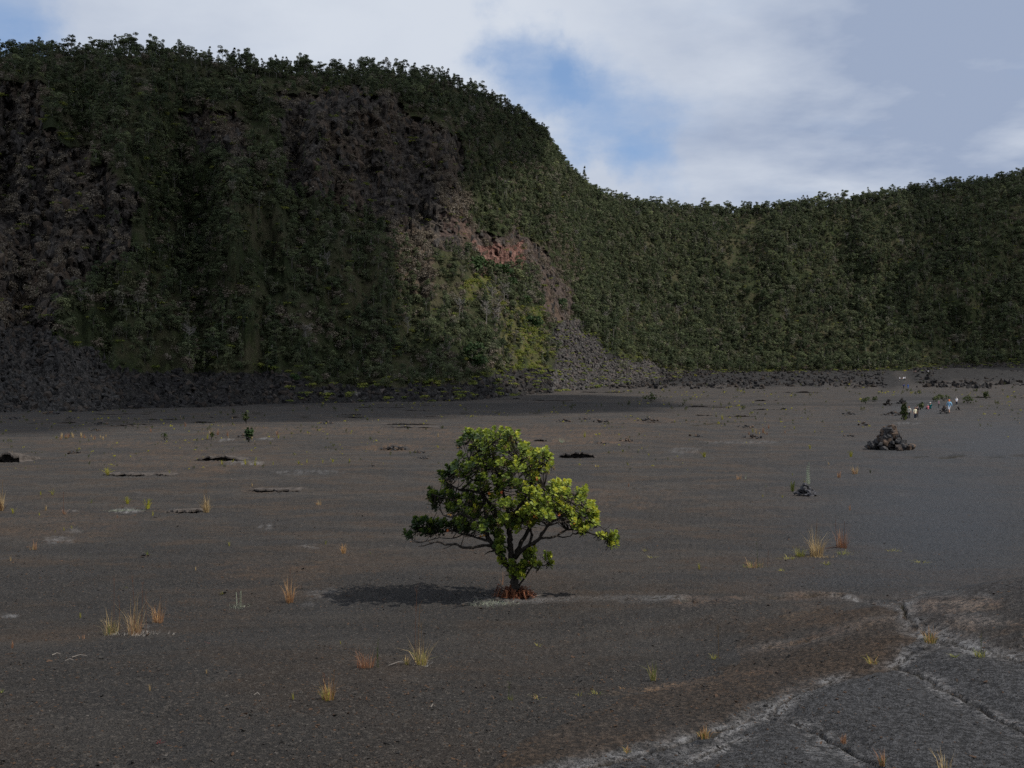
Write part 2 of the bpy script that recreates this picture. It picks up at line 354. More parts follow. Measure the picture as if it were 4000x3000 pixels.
def ground_material():
    m, t, b = mat('lava_ground', .92, .12)
    g = N(t, 'ShaderNodeTexCoord').outputs['Object']
    big = noise(t, g, .09, 5, .6).outputs['Fac']; mid = noise(t, g, 1.7, 5, .6).outputs['Fac']; fine = noise(t, g, 26, 4, .65).outputs['Fac']; grain = noise(t, g, 95, 3, .7).outputs['Fac']
    mp = N(t, 'ShaderNodeMapping'); t.links.new(g, mp.inputs[0]); mp.inputs['Scale'].default_value = (.10, .34, .3)
    band = noise(t, mp.outputs[0], 1.0, 6, .62).outputs['Fac']; patch = noise(t, g, .42, 6, .62).outputs['Fac']
    base = mixc(t, maprange(t, big, .38, .62), (.037, .0365, .037), (.053, .046, .041))
    base = mixc(t, math_node(t, 'MULTIPLY', maprange(t, band, .44, .62), .75), base, (.070, .064, .059))
    base = mixc(t, math_node(t, 'MULTIPLY', maprange(t, band, .48, .36), .65), base, (.027, .027, .028))
    base = mixc(t, math_node(t, 'MULTIPLY', maprange(t, patch, .49, .60), .85), base, (.068, .050, .038))
    base = mixc(t, math_node(t, 'MULTIPLY', maprange(t, patch, .48, .40), .7), base, (.036, .037, .040))
    base = mixc(t, math_node(t, 'MULTIPLY', maprange(t, mid, .46, .62), .5), base, (.024, .024, .025))
    base = mixc(t, math_node(t, 'MULTIPLY', attrn(t, 'gravel_shade'), .55), base, (.028, .0265, .0255))  # near gravel darkened: its self-shadowing and duller sun return put into the colour
    base = mixc(t, math_node(t, 'MULTIPLY', maprange(t, fine, .50, .66), .85), base, (.105, .094, .085))
    base = mixc(t, math_node(t, 'MULTIPLY', maprange(t, grain, .50, .38), .9), base, (.009, .0088, .009))
    base = mixc(t, math_node(t, 'MULTIPLY', maprange(t, grain, .56, .68), .6), base, (.13, .115, .10))
    smc = mixc(t, maprange(t, fine, .38, .62), (.028, .034, .043), (.073, .083, .101))
    smc = mixc(t, math_node(t, 'MULTIPLY', maprange(t, grain, .5, .38), .8), smc, (.012, .013, .015))
    base = mixc(t, math_node(t, 'MULTIPLY', attrn(t, 'smooth'), .85), base, smc)
    vo = N(t, 'ShaderNodeTexVoronoi'); vo.inputs['Scale'].default_value = 30; t.links.new(g, vo.inputs['Vector'])
    sp = N(t, 'ShaderNodeSeparateColor'); t.links.new(vo.outputs['Color'], sp.inputs[0])
    fleck = math_node(t, 'MULTIPLY', maprange(t, sp.outputs[0], .93, .95), maprange(t, vo.outputs['Distance'], .45, .2))
    base = mixc(t, math_node(t, 'MULTIPLY', fleck, .7), base, (.15, .085, .045))
    fleck2 = math_node(t, 'MULTIPLY', maprange(t, sp.outputs[1], .965, .98), maprange(t, vo.outputs['Distance'], .35, .15))
    base = mixc(t, math_node(t, 'MULTIPLY', fleck2, .6), base, (.24, .22, .20))
    ru = math_node(t, 'MULTIPLY', attrn(t, 'rust'), maprange(t, fine, .38, .62))
    base = mixc(t, ru, base, mixc(t, maprange(t, mid, .4, .6), (.15, .080, .042), (.22, .145, .088)))
    pa = math_node(t, 'MULTIPLY', attrn(t, 'pale'), maprange(t, fine, .30, .58))
    base = mixc(t, math_node(t, 'MULTIPLY', pa, .9), base, mixc(t, maprange(t, grain, .4, .6), (.17, .175, .185), (.30, .30, .31)))
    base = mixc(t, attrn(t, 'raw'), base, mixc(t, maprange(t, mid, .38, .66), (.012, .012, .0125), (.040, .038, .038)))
    moss = math_node(t, 'MULTIPLY', attrn(t, 'crack'), maprange(t, mid, .35, .6))
    base = mixc(t, attrn(t, 'crack'), base, mixc(t, moss, (.016, .013, .010), (.030, .026, .009)))
    slabc = mixc(t, maprange(t, fine, .40, .60), (.040, .041, .044), (.098, .100, .108))
    slabc = mixc(t, math_node(t, 'MULTIPLY', maprange(t, grain, .52, .40), .9), slabc, (.012, .012, .013))
    base2 = mixc(t, math_node(t, 'MULTIPLY', attrn(t, 'slab'), math_node(t, 'SUBTRACT', 1.0, math_node(t, 'MAXIMUM', attrn(t, 'crack'), math_node(t, 'MULTIPLY', pa, 1.25)), clamp=True)), base, slabc)
    flank = mixc(t, maprange(t, fine, .42, .60), (.028, .022, .018), (.085, .060, .043))
    base2 = mixc(t, math_node(t, 'MULTIPLY', attrn(t, 'flank'), math_node(t, 'SUBTRACT', 1.0, math_node(t, 'MAXIMUM', attrn(t, 'crack'), pa), clamp=True)), base2, flank)
    dk = N(t, 'ShaderNodeVectorMath', operation='SCALE'); t.links.new(base2, dk.inputs[0]); dk.inputs[3].default_value = .80
    t.links.new(dk.outputs[0], b.inputs['Base Color'])
    hh = math_node(t, 'ADD', math_node(t, 'MULTIPLY', fine, .6), math_node(t, 'MULTIPLY', grain, .4))
    bump(t, b, hh, 1.0, .05)
    return m
build_ground()
outer = mesh_np('outer_ground', np.array([[-6000, -6000, -14], [6000, -6000, -14], [6000, 6000, -14], [-6000, 6000, -14.]]), np.array([[0, 1, 2, 3]]), [flat('outer_lava', (.04, .04, .04))])
tag(link('outer_ground', outer), 'dark ground stretching away around the crater', None, None, 'structure')

# ------------------------------------------------------------------ hills round the crater
def curve(xs, ys, x, k=9):
    g = np.linspace(-1200, 3600, 961); v = np.interp(g, xs, ys); w = np.hanning(k + 2)[1:-1]; w /= w.sum()
    v = np.convolve(np.pad(v, k // 2, 'edge'), w, 'valid'); return np.interp(x, g, v)
TOPX = [-900, -300, 0, 250, 420, 560, 700, 900, 960, 1050, 1120, 1180, 1230, 1300, 1400, 1500, 1600, 1700, 1800, 1900, 2000, 2100, 2212, 2500, 3200]
TOPY = [60, 75, 85, 84, 92, 120, 130, 135, 150, 190, 228, 282, 362, 414, 436, 444, 446, 436, 428, 412, 398, 388, 366, 330, 300]
DX = [-900, -300, 0, 250, 640, 1000, 1200, 1300, 1430, 1600, 2212, 3200]
D0 = [110, 140, 155, 188, 218, 240, 300, 360, 470, 585, 600, 520]
D1X = [-900, 0, 600, 960, 1100, 1180, 1230, 1300, 1500, 2212, 3200]
D1 = [300, 325, 370, 430, 480, 540, 610, 710, 830, 800, 700]
EDGEX = [-900, 0, 100, 200, 300, 640, 665, 1000, 1090, 1185, 1195, 1212, 1300, 1430, 1700, 1950, 2050, 2212, 3200]
EDGEY = [690, 700, 720, 785, 806, 806, 838, 832, 800, 800, 740, 690, 755, 802, 804, 800, 790, 784, 770]
ZA = [(-40, 170), (100, 185), (90, 260), (150, 320), (230, 350), (290, 430), (300, 520), (265, 600), (150, 630), (120, 720), (-40, 720)]
ZA2 = [(400, 245), (510, 245), (540, 340), (430, 345)]
ZB = [(600, 195), (850, 195), (890, 250), (975, 290), (1000, 400), (1025, 500), (985, 545), (930, 540), (850, 510), (780, 470), (690, 430), (620, 410), (600, 300)]
ZC = [(995, 465), (1040, 495), (1110, 500), (1200, 552), (1236, 640), (1230, 690), (1185, 682), (1150, 606), (1090, 592), (1028, 582)]
ZCR = [(1015, 505), (1050, 512), (1130, 522), (1140, 585), (1090, 590), (1035, 578)]
ZD = [(850, 490), (940, 510), (935, 640), (855, 640)]
ZE = [(990, 660), (1038, 585), (1075, 620), (1120, 645), (1205, 690), (1190, 760), (1185, 800), (1115, 800), (1100, 760), (1090, 700), (1040, 640), (1000, 690)]
ZF = [(1212, 686), (1295, 752), (1415, 802), (1440, 850), (1190, 850), (1192, 790), (1192, 740)]
ZG = [(-60, 695), (100, 715), (200, 770), (235, 815), (260, 900), (-60, 920)]
ncol, nrow = 640, 240
pc = np.linspace(-900, 3200, ncol); tt = np.concatenate([np.linspace(0, 1, nrow), 1 + np.linspace(.02, 1, 14)])
PC, TT = np.meshgrid(pc, tt); UC = (PC * 1.8083 - 2000) / F
d0 = curve(DX, D0, PC); d1 = curve(D1X, D1, PC); vt = curve(TOPX, TOPY, PC, 5) * 1.8083
lift = np.interp(PC, [-900, 900, 1200, 1350, 3200], [5.6, 5.6, 5.0, 6.5, 6.5])
z1 = d1 * (HOR - vt) / F - lift
T1 = np.clip(TT, 0, 1); T2 = np.clip(TT - 1, 0, None)
Pz = np.interp(T1, [0, .05, .12, .3, .5, .8, 1], [0, .02, .06, .24, .46, .82, 1]); Qd = np.interp(T1, [0, .05, .12, .3, .5, .8, 1], [0, .08, .18, .36, .54, .80, 1])
win = np.sin(np.pi * np.clip(T1, 0, 1)) ** .7
HD = d0 + (d1 - d0) * Qd + T2 * 260
gul = fbm(PC / 130, TT * 2.2, 4, 101); gul2 = fbm(PC / 36, TT * 5, 3, 111)
HD = HD + win * (gul * 34 + gul2 * 9)
gz0 = gbase(UC * d0, d0) - .6
HZ = gz0 + (z1 - gz0) * Pz - T2 * 14 + T2 * 0
HX = UC * HD
hp = np.stack([HX, HD, HZ], -1); hpx, hpy = pix(hp)
jx = hpx + 34 * fbm(hpx / 40, hpy / 40, 3, 121); jy = hpy + 34 * fbm(hpx / 40, hpy / 40, 3, 131)
edge = np.interp(jx, EDGEX, EDGEY)
rock = (inpoly(jx, jy, ZA) | inpoly(jx, jy, ZA2) | inpoly(jx, jy, ZB) | inpoly(jx, jy, ZC)).astype(float)
talus = (inpoly(jx, jy, ZF) | inpoly(jx, jy, ZG)).astype(float)
apron = ((hpy > edge + 2 * 0 + 6 * vn(hpx / 12, hpy * 0, 7)) & (TT < .45)).astype(float)
red = np.clip(inpoly(jx, jy, ZCR) * 1.0 + inpoly(jx, jy, ZC) * .12 + inpoly(jx, jy, [(960, 440), (1010, 480), (1020, 520), (960, 500)]) * .25, 0, 1)
kx, ky = hpx + 70 * fbm(hpx / 34, hpy / 34, 4, 126), hpy + 60 * fbm(hpx / 34, hpy / 34, 4, 136)
grass = inpoly(kx, ky, ZE) * np.clip(.75 + 1.2 * fbm(hpx / 18, hpy / 18, 3, 146), .2, 1); dry = inpoly(jx, jy, ZD).astype(float)
dryb = (inpoly(jx, jy, [(930, 370), (990, 400), (1030, 500), (985, 480), (950, 430)])).astype(float)
apron[TT > 1] = 0
# rocky relief: blocks and ribs stepping in and out of the face
blk = np.floor(6 * (vn(hpx / 9, hpy / 16, 141) + .5)) / 6 - .5
HD2 = HD + rock * (blk * 5.5 + 3.0 * vn(hpx / 3.6, hpy / 7, 151)) + rock * 3
HZ2 = HZ + np.maximum(talus, apron) * (1.6 * vn(hpx / 5, hpy / 4, 161) + .9 * vn(hpx / 2.5, hpy / 2.5, 171)) * np.clip(T1 / .04, 0, 1)
hp = np.stack([UC * HD2, HD2, HZ2], -1)
i = np.arange(hp.shape[0] - 1)[:, None] * ncol + np.arange(ncol - 1)[None]
hf = np.stack([i, i + 1, i + ncol + 1, i + ncol], -1).reshape(-1, 4)
def hill_material():
    m, t, b = mat('hillside', .95, .08)
    g = N(t, 'ShaderNodeTexCoord').outputs['Object']
    mp = N(t, 'ShaderNodeMapping'); t.links.new(g, mp.inputs[0]); mp.inputs['Scale'].default_value = (1, 1, .45)
    a = noise(t, g, .05, 5, .6).outputs['Fac']; c = noise(t, mp.outputs[0], .35, 6, .7).outputs['Fac']; f = noise(t, mp.outputs[0], 1.1, 5, .7).outputs['Fac']
    soil = mixc(t, maprange(t, a, .4, .62), (.027, .034, .016), (.058, .054, .032))
    soil = mixc(t, math_node(t, 'MULTIPLY', maprange(t, c, .45, .7), .7), soil, (.035, .05, .016))
    rk = mixc(t, maprange(t, c, .36, .60), (.022, .020, .020), (.082, .072, .064))
    rk = mixc(t, math_node(t, 'MULTIPLY', maprange(t, a, .47, .62), .7), rk, (.095, .070, .050))
    rk = mixc(t, math_node(t, 'MULTIPLY', maprange(t, f, .5, .36), .8), rk, (.010, .010, .011))
    rd = mixc(t, maprange(t, c, .36, .66), (.075, .034, .027), (.25, .145, .12))
    rd = mixc(t, maprange(t, f, .48, .36), rd, (.02, .014, .014))
    gr = mixc(t, maprange(t, c, .35, .65), (.060, .085, .022), (.15, .12, .055))
    dr = mixc(t, maprange(t, c, .35, .65), (.07, .055, .04), (.13, .10, .075))
    ta = mixc(t, maprange(t, f, .38, .62), (.026, .025, .025), (.085, .080, .077))
    col = mixc(t, attrn(t, 'grass'), soil, gr); col = mixc(t, attrn(t, 'dry'), col, dr); col = mixc(t, attrn(t, 'rock'), col, rk)
    col = mixc(t, attrn(t, 'red'), col, rd); col = mixc(t, attrn(t, 'apron'), col, mixc(t, maprange(t, f, .4, .62), (.016, .016, .016), (.045, .043, .042))); col = mixc(t, attrn(t, 'talus'), col, ta)
    t.links.new(col, b.inputs['Base Color'])
    bump(t, b, math_node(t, 'ADD', c, math_node(t, 'MULTIPLY', f, .5)), 1.0, 2.2)
    return m
hme = mesh_np('hillside', hp.reshape(-1, 3), hf, [hill_material()], False)
for n, a in (('rock', rock), ('red', red), ('grass', grass), ('dry', np.clip(dry + dryb, 0, 1)), ('talus', talus), ('apron', apron)): attr(hme, n, a.ravel())
tag(link('hillside', hme), 'steep crater wall wrapping round the floor, cliff on the left', None, None, 'structure')

# ------------------------------------------------------------------ clouds that shade the crater wall (they drift above the frame, towards the sun)
def cloud(name, poly, alt, thick, dens, seed, label):
    """footprint of its shade on the floor -> a flattened, lumpy closed cloud up along the sun's direction"""
    xs = [p[0] for p in poly]; ys = [p[1] for p in poly]; n = 90
    gx = np.linspace(min(xs) - 90, max(xs) + 90, n); gy = np.linspace(min(ys) - 90, max(ys) + 90, n); X, Y = np.meshgrid(gx, gy)
    wx = X + 34 * fbm(X / 80, Y / 80, 4, seed); wy = Y + 26 * fbm(X / 80, Y / 60, 4, seed + 20)
    inside = inpoly(wx, wy, poly); dd = seg_dist(wx, wy, list(poly) + [poly[0]])
    k = np.where(inside, np.clip(dd / 60, 0, 1), 0) ** .6
    up = alt + k * thick * (.7 + .8 * fbm(X / 60, Y / 60, 4, seed + 40)) ; lo = alt - k * thick * .25 * (1 + fbm(X / 50, Y / 50, 3, seed + 50)) - .2
    s = 1 / SUN.z; ox, oy = SUN.x * s * (alt + 7), SUN.y * s * (alt + 7)
    V = np.concatenate([np.stack([X + ox, Y + oy, up], -1).reshape(-1, 3), np.stack([X + ox, Y + oy, lo], -1).reshape(-1, 3)])
    i = (np.arange(n - 1)[:, None] * n + np.arange(n - 1)[None]); cellin = (k[:-1, :-1] > 0) | (k[1:, :-1] > 0) | (k[:-1, 1:] > 0) | (k[1:, 1:] > 0)
    q = np.stack([i, i + 1, i + n + 1, i + n], -1)[cellin]
    m, t, b = mat(name + '_vapour', 1, 0)
    b.inputs['Base Color'].default_value = (.85, .86, .88, 1)
    tr = t.nodes.new('ShaderNodeBsdfTransparent'); tl = t.nodes.new('ShaderNodeBsdfTranslucent'); tl.inputs[0].default_value = (.8, .8, .82, 1)
    m1 = t.nodes.new('ShaderNodeMixShader'); m1.inputs[0].default_value = .35; t.links.new(b.outputs[0], m1.inputs[1]); t.links.new(tl.outputs[0], m1.inputs[2])
    g = N(t, 'ShaderNodeTexCoord').outputs['Object']; nz = noise(t, g, .012, 5, .6).outputs['Fac']
    m2 = t.nodes.new('ShaderNodeMixShader'); t.links.new(maprange(t, nz, .3, .6, dens - .2, dens), m2.inputs[0]); t.links.new(tr.outputs[0], m2.inputs[1]); t.links.new(m1.outputs[0], m2.inputs[2])
    t.links.new(m2.outputs[0], t.nodes['Material Output'].inputs[0])
    me = mesh_np(name, V, np.concatenate([q, (q + n * n)[:, ::-1]]), [m], True)
    tag(link(name, me), label, None, None, 'structure')
FR = [hit(a, b)[:2] for a, b in ((-700, 950), (-200, 946), (0, 938), (300, 925), (640, 908), (880, 898), (1060, 891), (1250, 884), (1440, 872))]
cloud('cloud', FR + [(52, 262), (20, 285), (-50, 282), (-95, 310), (-85, 380), (-95, 520), (-150, 700), (-300, 900), (-800, 900)], 640, 90, .80, 200, 'grey cloud passing over the left crater wall')
cloud('cloud', [(230, 640), (330, 520), (640, 440), (900, 700), (700, 1150), (220, 1150), (170, 900)], 660, 80, .46, 300, 'thin grey cloud passing over the right crater wall')

# ------------------------------------------------------------------ plants and rocks: shared forms
M_bark = flat('dark_bark', (.035, .030, .027), .95, .4, .1, 14)
M_barkg = flat('pale_bark', (.16, .15, .14), .9, .35, .1, 5)
M_forest = leafmat('forest_leaf', (.032, .040, .020), (.066, .078, .036), (.135, .135, .075), .25, .65, True, .75, .15)
def forest_mat():
    m, t, b = mat('forest_leaf', .65, .15); o = N(t, 'ShaderNodeObjectInfo'); r = t.nodes.new('ShaderNodeValToRGB'); t.links.new(o.outputs['Random'], r.inputs[0])
    e = r.color_ramp.elements; e[0].position = 0; e[0].color = (.030, .042, .021, 1); e[1].position = 1; e[1].color = (.132, .150, .070, 1)
    for p, c in ((.35, (.052, .069, .032)), (.66, (.084, .096, .050)), (.82, (.066, .086, .040)), (.90, (.118, .110, .085)), (.93, (.078, .098, .047))): e.new(p).color = (*c, 1)
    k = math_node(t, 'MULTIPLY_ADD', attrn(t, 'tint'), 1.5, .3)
    v = N(t, 'ShaderNodeVectorMath', operation='SCALE'); t.links.new(r.outputs[0], v.inputs[0]); t.links.new(k, v.inputs[3])
    t.links.new(v.outputs[0], b.inputs['Base Color']); tr = t.nodes.new('ShaderNodeBsdfTranslucent'); t.links.new(v.outputs[0], tr.inputs[0])
    mx = t.nodes.new('ShaderNodeMixShader'); mx.inputs[0].default_value = .25; t.links.new(b.outputs[0], mx.inputs[1]); t.links.new(tr.outputs[0], mx.inputs[2]); t.links.new(mx.outputs[0], t.nodes['Material Output'].inputs[0])
    return m
M_forest = forest_mat()
M_bush = leafmat('bush_leaf', (.05, .075, .015), (.12, .15, .028), (.22, .22, .045), .3, .6, True, .5, .15)
M_dark = leafmat('dark_bush_leaf', (.012, .028, .010), (.022, .045, .013), (.04, .07, .02), .2, .6, True, .4, .15)
M_greytw = leafmat('grey_twig', (.075, .062, .045), (.12, .10, .075), (.19, .17, .145), .1, .8, True, .3, .1)

def leaf_cloud(clumps, n, size, seed, up=.35):
    """leaf-sized faces spread over the shell and inside of several clumps -> V, F(quads), tint"""
    r = np.random.default_rng(seed)
    w = np.array([c[3] * c[4] for c in clumps]) ; ci = r.choice(len(clumps), n, p=w / w.sum()); C = np.array(clumps)[ci]
    d = r.normal(size=(n, 3)); d /= np.linalg.norm(d, axis=1)[:, None]
    d[:, 2] = np.where(r.random(n) < .72, np.abs(d[:, 2]), d[:, 2])
    rad = r.uniform(.45, 1.12, n) ** .6
    P = C[:, :3] + d * np.stack([C[:, 3], C[:, 3], C[:, 4]], -1) * rad[:, None]
    nn = d + r.normal(size=(n, 3)) * .55 + np.array([0, 0, up]); nn /= np.linalg.norm(nn, axis=1)[:, None]
    a = np.cross(nn, r.normal(size=(n, 3))); a /= np.linalg.norm(a, axis=1)[:, None]; b = np.cross(nn, a)
    s = size * r.uniform(.55, 1.3, n)[:, None]; e = r.uniform(.5, .9, n)[:, None]
    V = np.stack([P - a * s, P - b * s * e + nn * s * .12, P + a * s, P + b * s * e - nn * s * .1], 1).reshape(-1, 3)
    Fq = np.arange(n * 4).reshape(-1, 4)
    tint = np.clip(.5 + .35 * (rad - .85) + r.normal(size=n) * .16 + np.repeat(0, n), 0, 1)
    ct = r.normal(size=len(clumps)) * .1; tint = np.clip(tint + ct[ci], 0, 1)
    return V, Fq, np.repeat(tint, 4)
def leaf_mesh(name, clumps, n, size, seed, m, up=.35):
    V, Fq, t = leaf_cloud(clumps, n, size, seed, up); me = mesh_np(name, V, Fq, [m]); attr(me, 'tint', t); return me
def trunk_mesh(name, h, clumps, r0, m, seed, n=5):
    r = random.Random(seed); b = MB(); lean = Vector((r.uniform(-.06, .06), r.uniform(-.06, .06), 0)) * h
    top = Vector((0, 0, h * .62)) + lean
    mids = [Vector((0, 0, -.6)), Vector((0, 0, h * .2)) + lean * .3, top]
    b.tube(mids, [r0, r0 * .8, r0 * .5], n)
    for c in clumps:
        p = Vector(c[:3]); q = mids[1].lerp(top, r.uniform(.3, 1.0))
        b.tube([q, q.lerp(p, .5) + Vector((0, 0, -.1 * h * r.random())), p], [r0 * .45, r0 * .3, r0 * .12], 4)
    return b.mesh(name, [m], True)
M_barkm = flat('brown_bark', (.062, .056, .05), .9, .35, .1, 5)
FORMS = []       # (crown mesh, trunk mesh)
for k in range(9):
    r = random.Random(50 + k); kind = k % 3
    if kind == 0:      # tall narrow tree with rounded tufts
        cl = [(r.uniform(-.9, .9), r.uniform(-.9, .9), 1.5 + j * .82 + r.uniform(-.25, .25), r.uniform(.75, 1.2) * (1.15 - .07 * j), r.uniform(.5, .85)) for j in range(7)]; h = 7.3
    elif kind == 1:    # spreading crown in flat tufts
        cl = [(2.0 * math.cos(j * 1.05 + k) * r.uniform(.4, 1), 2.0 * math.sin(j * 1.05 + k) * r.uniform(.4, 1), r.uniform(2.6, 5.8), r.uniform(1.0, 1.45), r.uniform(.55, .85)) for j in range(9)]; h = 6.4
    else:              # low bushy tree
        cl = [(r.uniform(-1.3, 1.3), r.uniform(-1.3, 1.3), r.uniform(.9, 3.6), r.uniform(1.0, 1.4), r.uniform(.8, 1.1)) for j in range(8)]; h = 5
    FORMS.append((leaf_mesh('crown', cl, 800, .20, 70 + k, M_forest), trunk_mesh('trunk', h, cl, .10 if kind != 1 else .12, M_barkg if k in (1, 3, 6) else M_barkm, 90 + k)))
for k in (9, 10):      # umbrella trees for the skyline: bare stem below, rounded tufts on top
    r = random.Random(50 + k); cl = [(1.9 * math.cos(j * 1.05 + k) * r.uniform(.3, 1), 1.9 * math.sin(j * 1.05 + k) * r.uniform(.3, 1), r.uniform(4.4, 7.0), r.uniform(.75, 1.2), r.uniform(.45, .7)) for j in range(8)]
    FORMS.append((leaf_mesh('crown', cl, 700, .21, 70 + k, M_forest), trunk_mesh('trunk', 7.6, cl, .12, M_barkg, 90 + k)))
def dead_form(seed):
    r = random.Random(seed); b = MB(); h = r.uniform(5, 7)
    b.tube([(0, 0, -.5), (.1, 0, h * .5), (.2, .1, h)], [.15, .11, .03], 5)
    for j in range(26):
        z = h * r.uniform(.35, .98); a = r.uniform(0, 6.28); L = r.uniform(.8, 2.0)
        e = Vector((math.cos(a) * L, math.sin(a) * L, z + L * r.uniform(.2, .8))); s = Vector((.1, .05, z))
        b.tube([s, s.lerp(e, .5) + Vector((0, 0, .1)), e], [.06, .045, .02], 4, cap=False)
        for q in range(3):
            f = e + Vector((r.uniform(-.6, .6), r.uniform(-.6, .6), r.uniform(.1, .7))); b.tube([s.lerp(e, .7), f], [.035, .02], 3, cap=False)
    return b.mesh('bare_branches', [M_barkg], False)
DEAD = [dead_form(5), dead_form(6)]
def bush_clumps(seed, w=1.0, h=.8, n=6):
    r = random.Random(seed); return [(r.uniform(-.7, .7) * w, r.uniform(-.7, .7) * w, h * r.uniform(.35, .9), w * r.uniform(.4, .6), h * r.uniform(.3, .5)) for _ in range(n)]
BUSH = [leaf_mesh('foliage', bush_clumps(s), 170, .13, s, M_bush, .6) for s in (3, 4, 5)]
DBUSH = [leaf_mesh('foliage', bush_clumps(s + 10, 1, 1.1), 420, .13, s, M_dark, .4) for s in (3, 4)]
DRYB = [leaf_mesh('foliage', bush_clumps(s + 20, 1, 1.2), 200, .11, s, M_greytw, .2) for s in (3, 4)]

M_stone = []
def stone_mat(name, lo, hi, warm):
    m, t, b = mat(name, .93, .12)
    g = N(t, 'ShaderNodeTexCoord').outputs['Object']; o = N(t, 'ShaderNodeObjectInfo')
    add = N(t, 'ShaderNodeVectorMath', operation='ADD'); t.links.new(g, add.inputs[0]); t.links.new(o.outputs['Random'], add.inputs[1])
    a = noise(t, add.outputs[0], 2.6, 5, .65).outputs['Fac']; f = noise(t, add.outputs[0], 11, 4, .7).outputs['Fac']
    c = mixc(t, maprange(t, a, .35, .65), lo, hi); c = mixc(t, math_node(t, 'MULTIPLY', maprange(t, o.outputs['Random'], .62, .8), .75), c, warm)
    c = mixc(t, math_node(t, 'MULTIPLY', maprange(t, f, .48, .34), .8), c, tuple(x * .35 for x in lo))
    t.links.new(c, b.inputs['Base Color']); bump(t, b, f, .7, .08); return m
M_rock = stone_mat('lava_rock', (.030, .030, .032), (.082, .080, .082), (.10, .068, .048))
M_rub = stone_mat('rubble_rock', (.030, .029, .029), (.094, .089, .086), (.080, .066, .061))
M_blk = stone_mat('black_lava_rock', (.012, .012, .013), (.036, .034, .035), (.045, .036, .030))
def boulder(seed, m, n=15, flatz=.7):
    r = random.Random(seed); bm = bmesh.new()
    for _ in range(n):
        d = Vector((r.gauss(0, 1), r.gauss(0, 1), r.gauss(0, 1))).normalized()
        d = Vector((max(-.72, min(.72, d.x)), max(-.72, min(.72, d.y)), max(-.6, min(.6, d.z)))) * r.uniform(.8, 1.05)
        bm.verts.new((d.x * r.uniform(.9, 1.25), d.y * r.uniform(.8, 1.1), d.z * flatz))
    g = bmesh.ops.convex_hull(bm, input=bm.verts); bmesh.ops.delete(bm, geom=[v for v in bm.verts if not v.link_faces], context='VERTS')
    bmesh.ops.bevel(bm, geom=list(bm.edges), offset=.045, segments=1, affect='EDGES', clamp_overlap=True)
    me = bpy.data.meshes.new('stone'); bm.to_mesh(me); bm.free(); me.materials.append(m); return me
ROCKS = [boulder(300 + k, M_rock) for k in range(8)]
RUB = [boulder(320 + k, M_rub, 12) for k in range(6)]
M_clf = stone_mat('cliff_stone', (.022, .021, .021), (.074, .066, .060), (.092, .068, .050))
M_rub_shade = stone_mat('shade_tinted_rubble', (.020, .020, .021), (.058, .056, .055), (.062, .050, .042))  # darker copy of the rubble, the left fan's shade and vignette put into its colour
RUB_SHADE = [boulder(320 + k, M_rub_shade, 12) for k in range(6)]
CLF = [boulder(360 + k, M_clf, 11, .8) for k in range(6)]
BLK = [boulder(340 + k, M_blk, 12) for k in range(5)]

def scatter(name, pts, rot, scl, idx, protos, label):
    """one uncountable mass: copies of a few forms standing on the given points"""
    c = bpy.data.collections.new(name + '_forms')
    for k, p in enumerate(protos):
        if isinstance(p, tuple):           # crown + trunk as one form
            bm = bmesh.new(); V = 0
            me = bpy.data.meshes.new('form'); bm.from_mesh(p[0]); nf = len(bm.faces); bm.from_mesh(p[1]); bm.faces.ensure_lookup_table()
            for f in bm.faces[nf:]: f.material_index = 1
            bm.to_mesh(me); bm.free(); me.materials.append(p[0].materials[0]); me.materials.append(p[1].materials[0])
        else: me = p
        c.objects.link(bpy.data.objects.new('%s_form_%02d' % (name, k), me))
    me = bpy.data.meshes.new(name); me.vertices.add(len(pts)); me.vertices.foreach_set('co', np.ascontiguousarray(pts, np.float32).ravel())
    a = me.attributes.new('rot', 'FLOAT_VECTOR', 'POINT'); a.data.foreach_set('vector', np.ascontiguousarray(rot, np.float32).ravel())
    a = me.attributes.new('scl', 'FLOAT_VECTOR', 'POINT'); a.data.foreach_set('vector', np.ascontiguousarray(scl, np.float32).ravel())
    a = me.attributes.new('idx', 'INT', 'POINT'); a.data.foreach_set('value', np.ascontiguousarray(idx, np.int32))
    for p in protos:
        for q in (p if isinstance(p, tuple) else (p,)):
            for mm in q.materials: me.materials.append(mm)
    o = link(name, me); tag(o, label, None, None, 'stuff')
    ng = bpy.data.node_groups.new(name, 'GeometryNodeTree')
    ng.interface.new_socket('Geometry', in_out='INPUT', socket_type='NodeSocketGeometry'); ng.interface.new_socket('Geometry', in_out='OUTPUT', socket_type='NodeSocketGeometry')
    gi = ng.nodes.new('NodeGroupInput'); go = ng.nodes.new('NodeGroupOutput'); ci = ng.nodes.new('GeometryNodeCollectionInfo'); ip = ng.nodes.new('GeometryNodeInstanceOnPoints')
    ci.inputs['Collection'].default_value = c; ci.inputs['Separate Children'].default_value = True; ci.inputs['Reset Children'].default_value = True
    ip.inputs['Pick Instance'].default_value = True
    def na(n, typ):
        q = ng.nodes.new('GeometryNodeInputNamedAttribute'); q.data_type = typ; q.inputs['Name'].default_value = n; return q.outputs['Attribute']
    L = ng.links.new
    L(gi.outputs[0], ip.inputs['Points']); L(ci.outputs[0], ip.inputs['Instance']); L(na('idx', 'INT'), ip.inputs['Instance Index'])
    L(na('rot', 'FLOAT_VECTOR'), ip.inputs['Rotation']); L(na('scl', 'FLOAT_VECTOR'), ip.inputs['Scale']); L(ip.outputs[0], go.inputs[0])
    md = o.modifiers.new('forms', 'NODES'); md.node_group = ng
    return o

